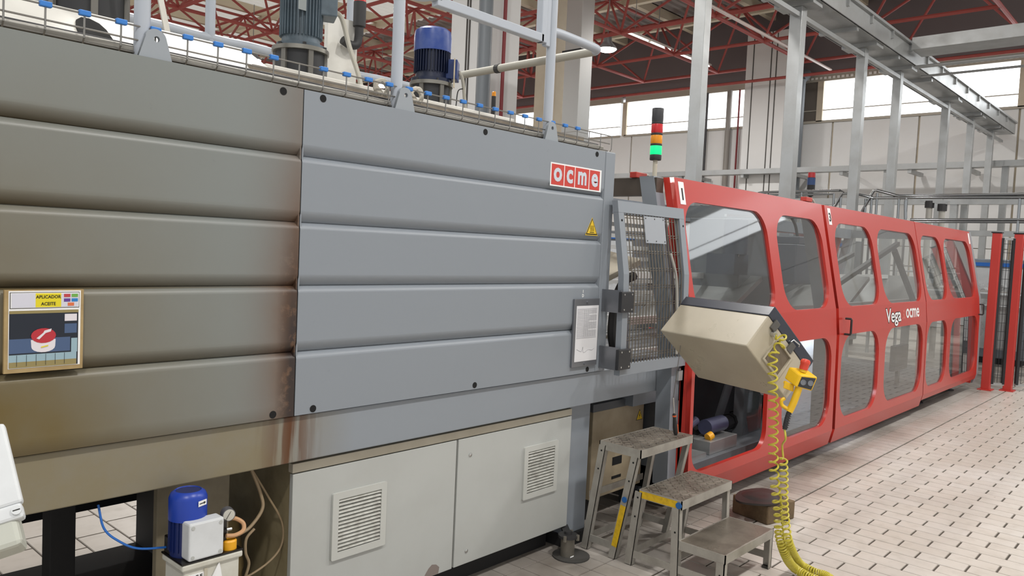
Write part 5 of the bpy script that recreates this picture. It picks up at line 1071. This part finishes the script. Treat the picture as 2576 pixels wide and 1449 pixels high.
# twin pipe gallows, small beacon, control pillar far behind
gp = thing('pipe_gallows', 'pair of grey pipe stands with black sleeves joined by a short bar', 'pipe stand', (15, 3.6, 0))
a, b = oX(2338, 520, 15), oX(2370, 528, 15)
for p in (a, b): obj('pipe', MB().cyl((15, p.y, 0), (15, p.y, p.z), 0.05, n=12), 'cable_grey', gp, smooth=True); obj('sleeve', MB().cyl((15, p.y, p.z-0.02), (15, p.y, p.z+0.1), 0.075, n=12), 'cable_dark', gp)
obj('cross_bar', MB().bar((15, a.y+0.15, a.z+0.12), (15, b.y-0.1, b.z+0.12), 0.09, 0.06), 'galv', gp)
fb = oX(2042, 440, 15.45)
t = beacon('far_beacon', 15.45, fb.y, fb.z-0.42, fb.z+0.05, 0.075, 'lens_red', 'small far beacon with red top and blue band beyond the handrails')
obj('beacon_band', MB().cyl((15.45, fb.y, fb.z-0.2), (15.45, fb.y, fb.z-0.06), 0.077, n=14), mat('band_blue', '#2c4a7d', 0.4), t); obj('beacon_pole', MB().cyl((15.45, fb.y, 2.0), (15.45, fb.y, fb.z-0.42), 0.03, n=8), 'cable_dark', t)
# ================================================================ bottle conveyors behind
for i, (x, z, lab) in enumerate(((14.6, 1.0, 'stainless bottle conveyor just beyond the walkway'), (16.2, 1.35, 'raised stainless bottle conveyor beyond the pipe stands'), (17.9, 1.0, 'far stainless bottle conveyor before the pipe rack'))):
    t = thing('bottle_conveyor', lab, 'conveyor', (x, 5, 0), 'bottle conveyors behind the red machine')
    obj('chain_bed', MB().box(x-0.15, 1.0, z-0.08, x+0.15, 11.5, z), 'stainless', t)
    for dx in (-0.2, 0.2): obj('side_guide', MB().cyl((x+dx, 1.0, z+0.12), (x+dx, 11.5, z+0.12), 0.015, n=8), 'stainless', t); obj('side_guide', MB().cyl((x+dx, 1.0, z+0.22), (x+dx, 11.5, z+0.22), 0.015, n=8), 'steel_bright', t)
    for y in (1.4, 3.0, 4.6, 6.2, 7.8, 9.4, 11.0): obj('conveyor_leg', MB().cyl((x, y, 0), (x, y, z-0.08), 0.03, n=8), 'stainless', t); obj('guide_post', MB().box(x-0.22, y-0.01, z-0.04, x-0.19, y+0.01, z+0.25).box(x+0.19, y-0.01, z-0.04, x+0.22, y+0.01, z+0.25), 'steel_bright', t)
# machine cabinets on the far aisle
for i, (x0, y0, x1, y1, h, m_, lab) in enumerate(((15.1, 2.3, 15.8, 3.2, 1.75, 'body_grey', 'tall grey machine housing beyond the red fence posts'), (16.8, 0.9, 17.6, 2.2, 1.5, 'machine_dark', 'dark machine housing behind the mesh fence panels'), (15.1, 5.2, 15.85, 6.4, 2.0, 'machine_mid', 'grey filler housing behind the red machine'), (9.5, 6.2, 10.6, 7.4, 1.9, 'machine_mid', 'grey housing standing on the aisle behind the red machine'))):
    t = thing('machine_housing', lab, 'machine', ((x0+x1)/2, (y0+y1)/2, 0))
    obj('body', MB().box(x0, y0, 0.1, x1, y1, h), m_, t, bevel=0.02); obj('plinth', MB().box(x0+0.05, y0+0.05, 0, x1-0.05, y1-0.05, 0.1), 'dark_frame', t)
    obj('door', MB().box(x0-0.015, y0+0.08, 0.25, x0, y1-0.08, h-0.15), 'stainless', t); obj('blue_strip', MB().box(x0-0.02, y0+0.05, h-0.12, x0, y1-0.05, h-0.06), 'hose_blue', t)
    for j in range(6): obj('fitting', MB().cyl((x0-0.12, y0+0.12+0.13*j, 1.15+0.07*(j % 3)), (x0, y0+0.12+0.13*j, 1.15+0.07*(j % 3)), 0.04, n=10), 'steel_bright', t)
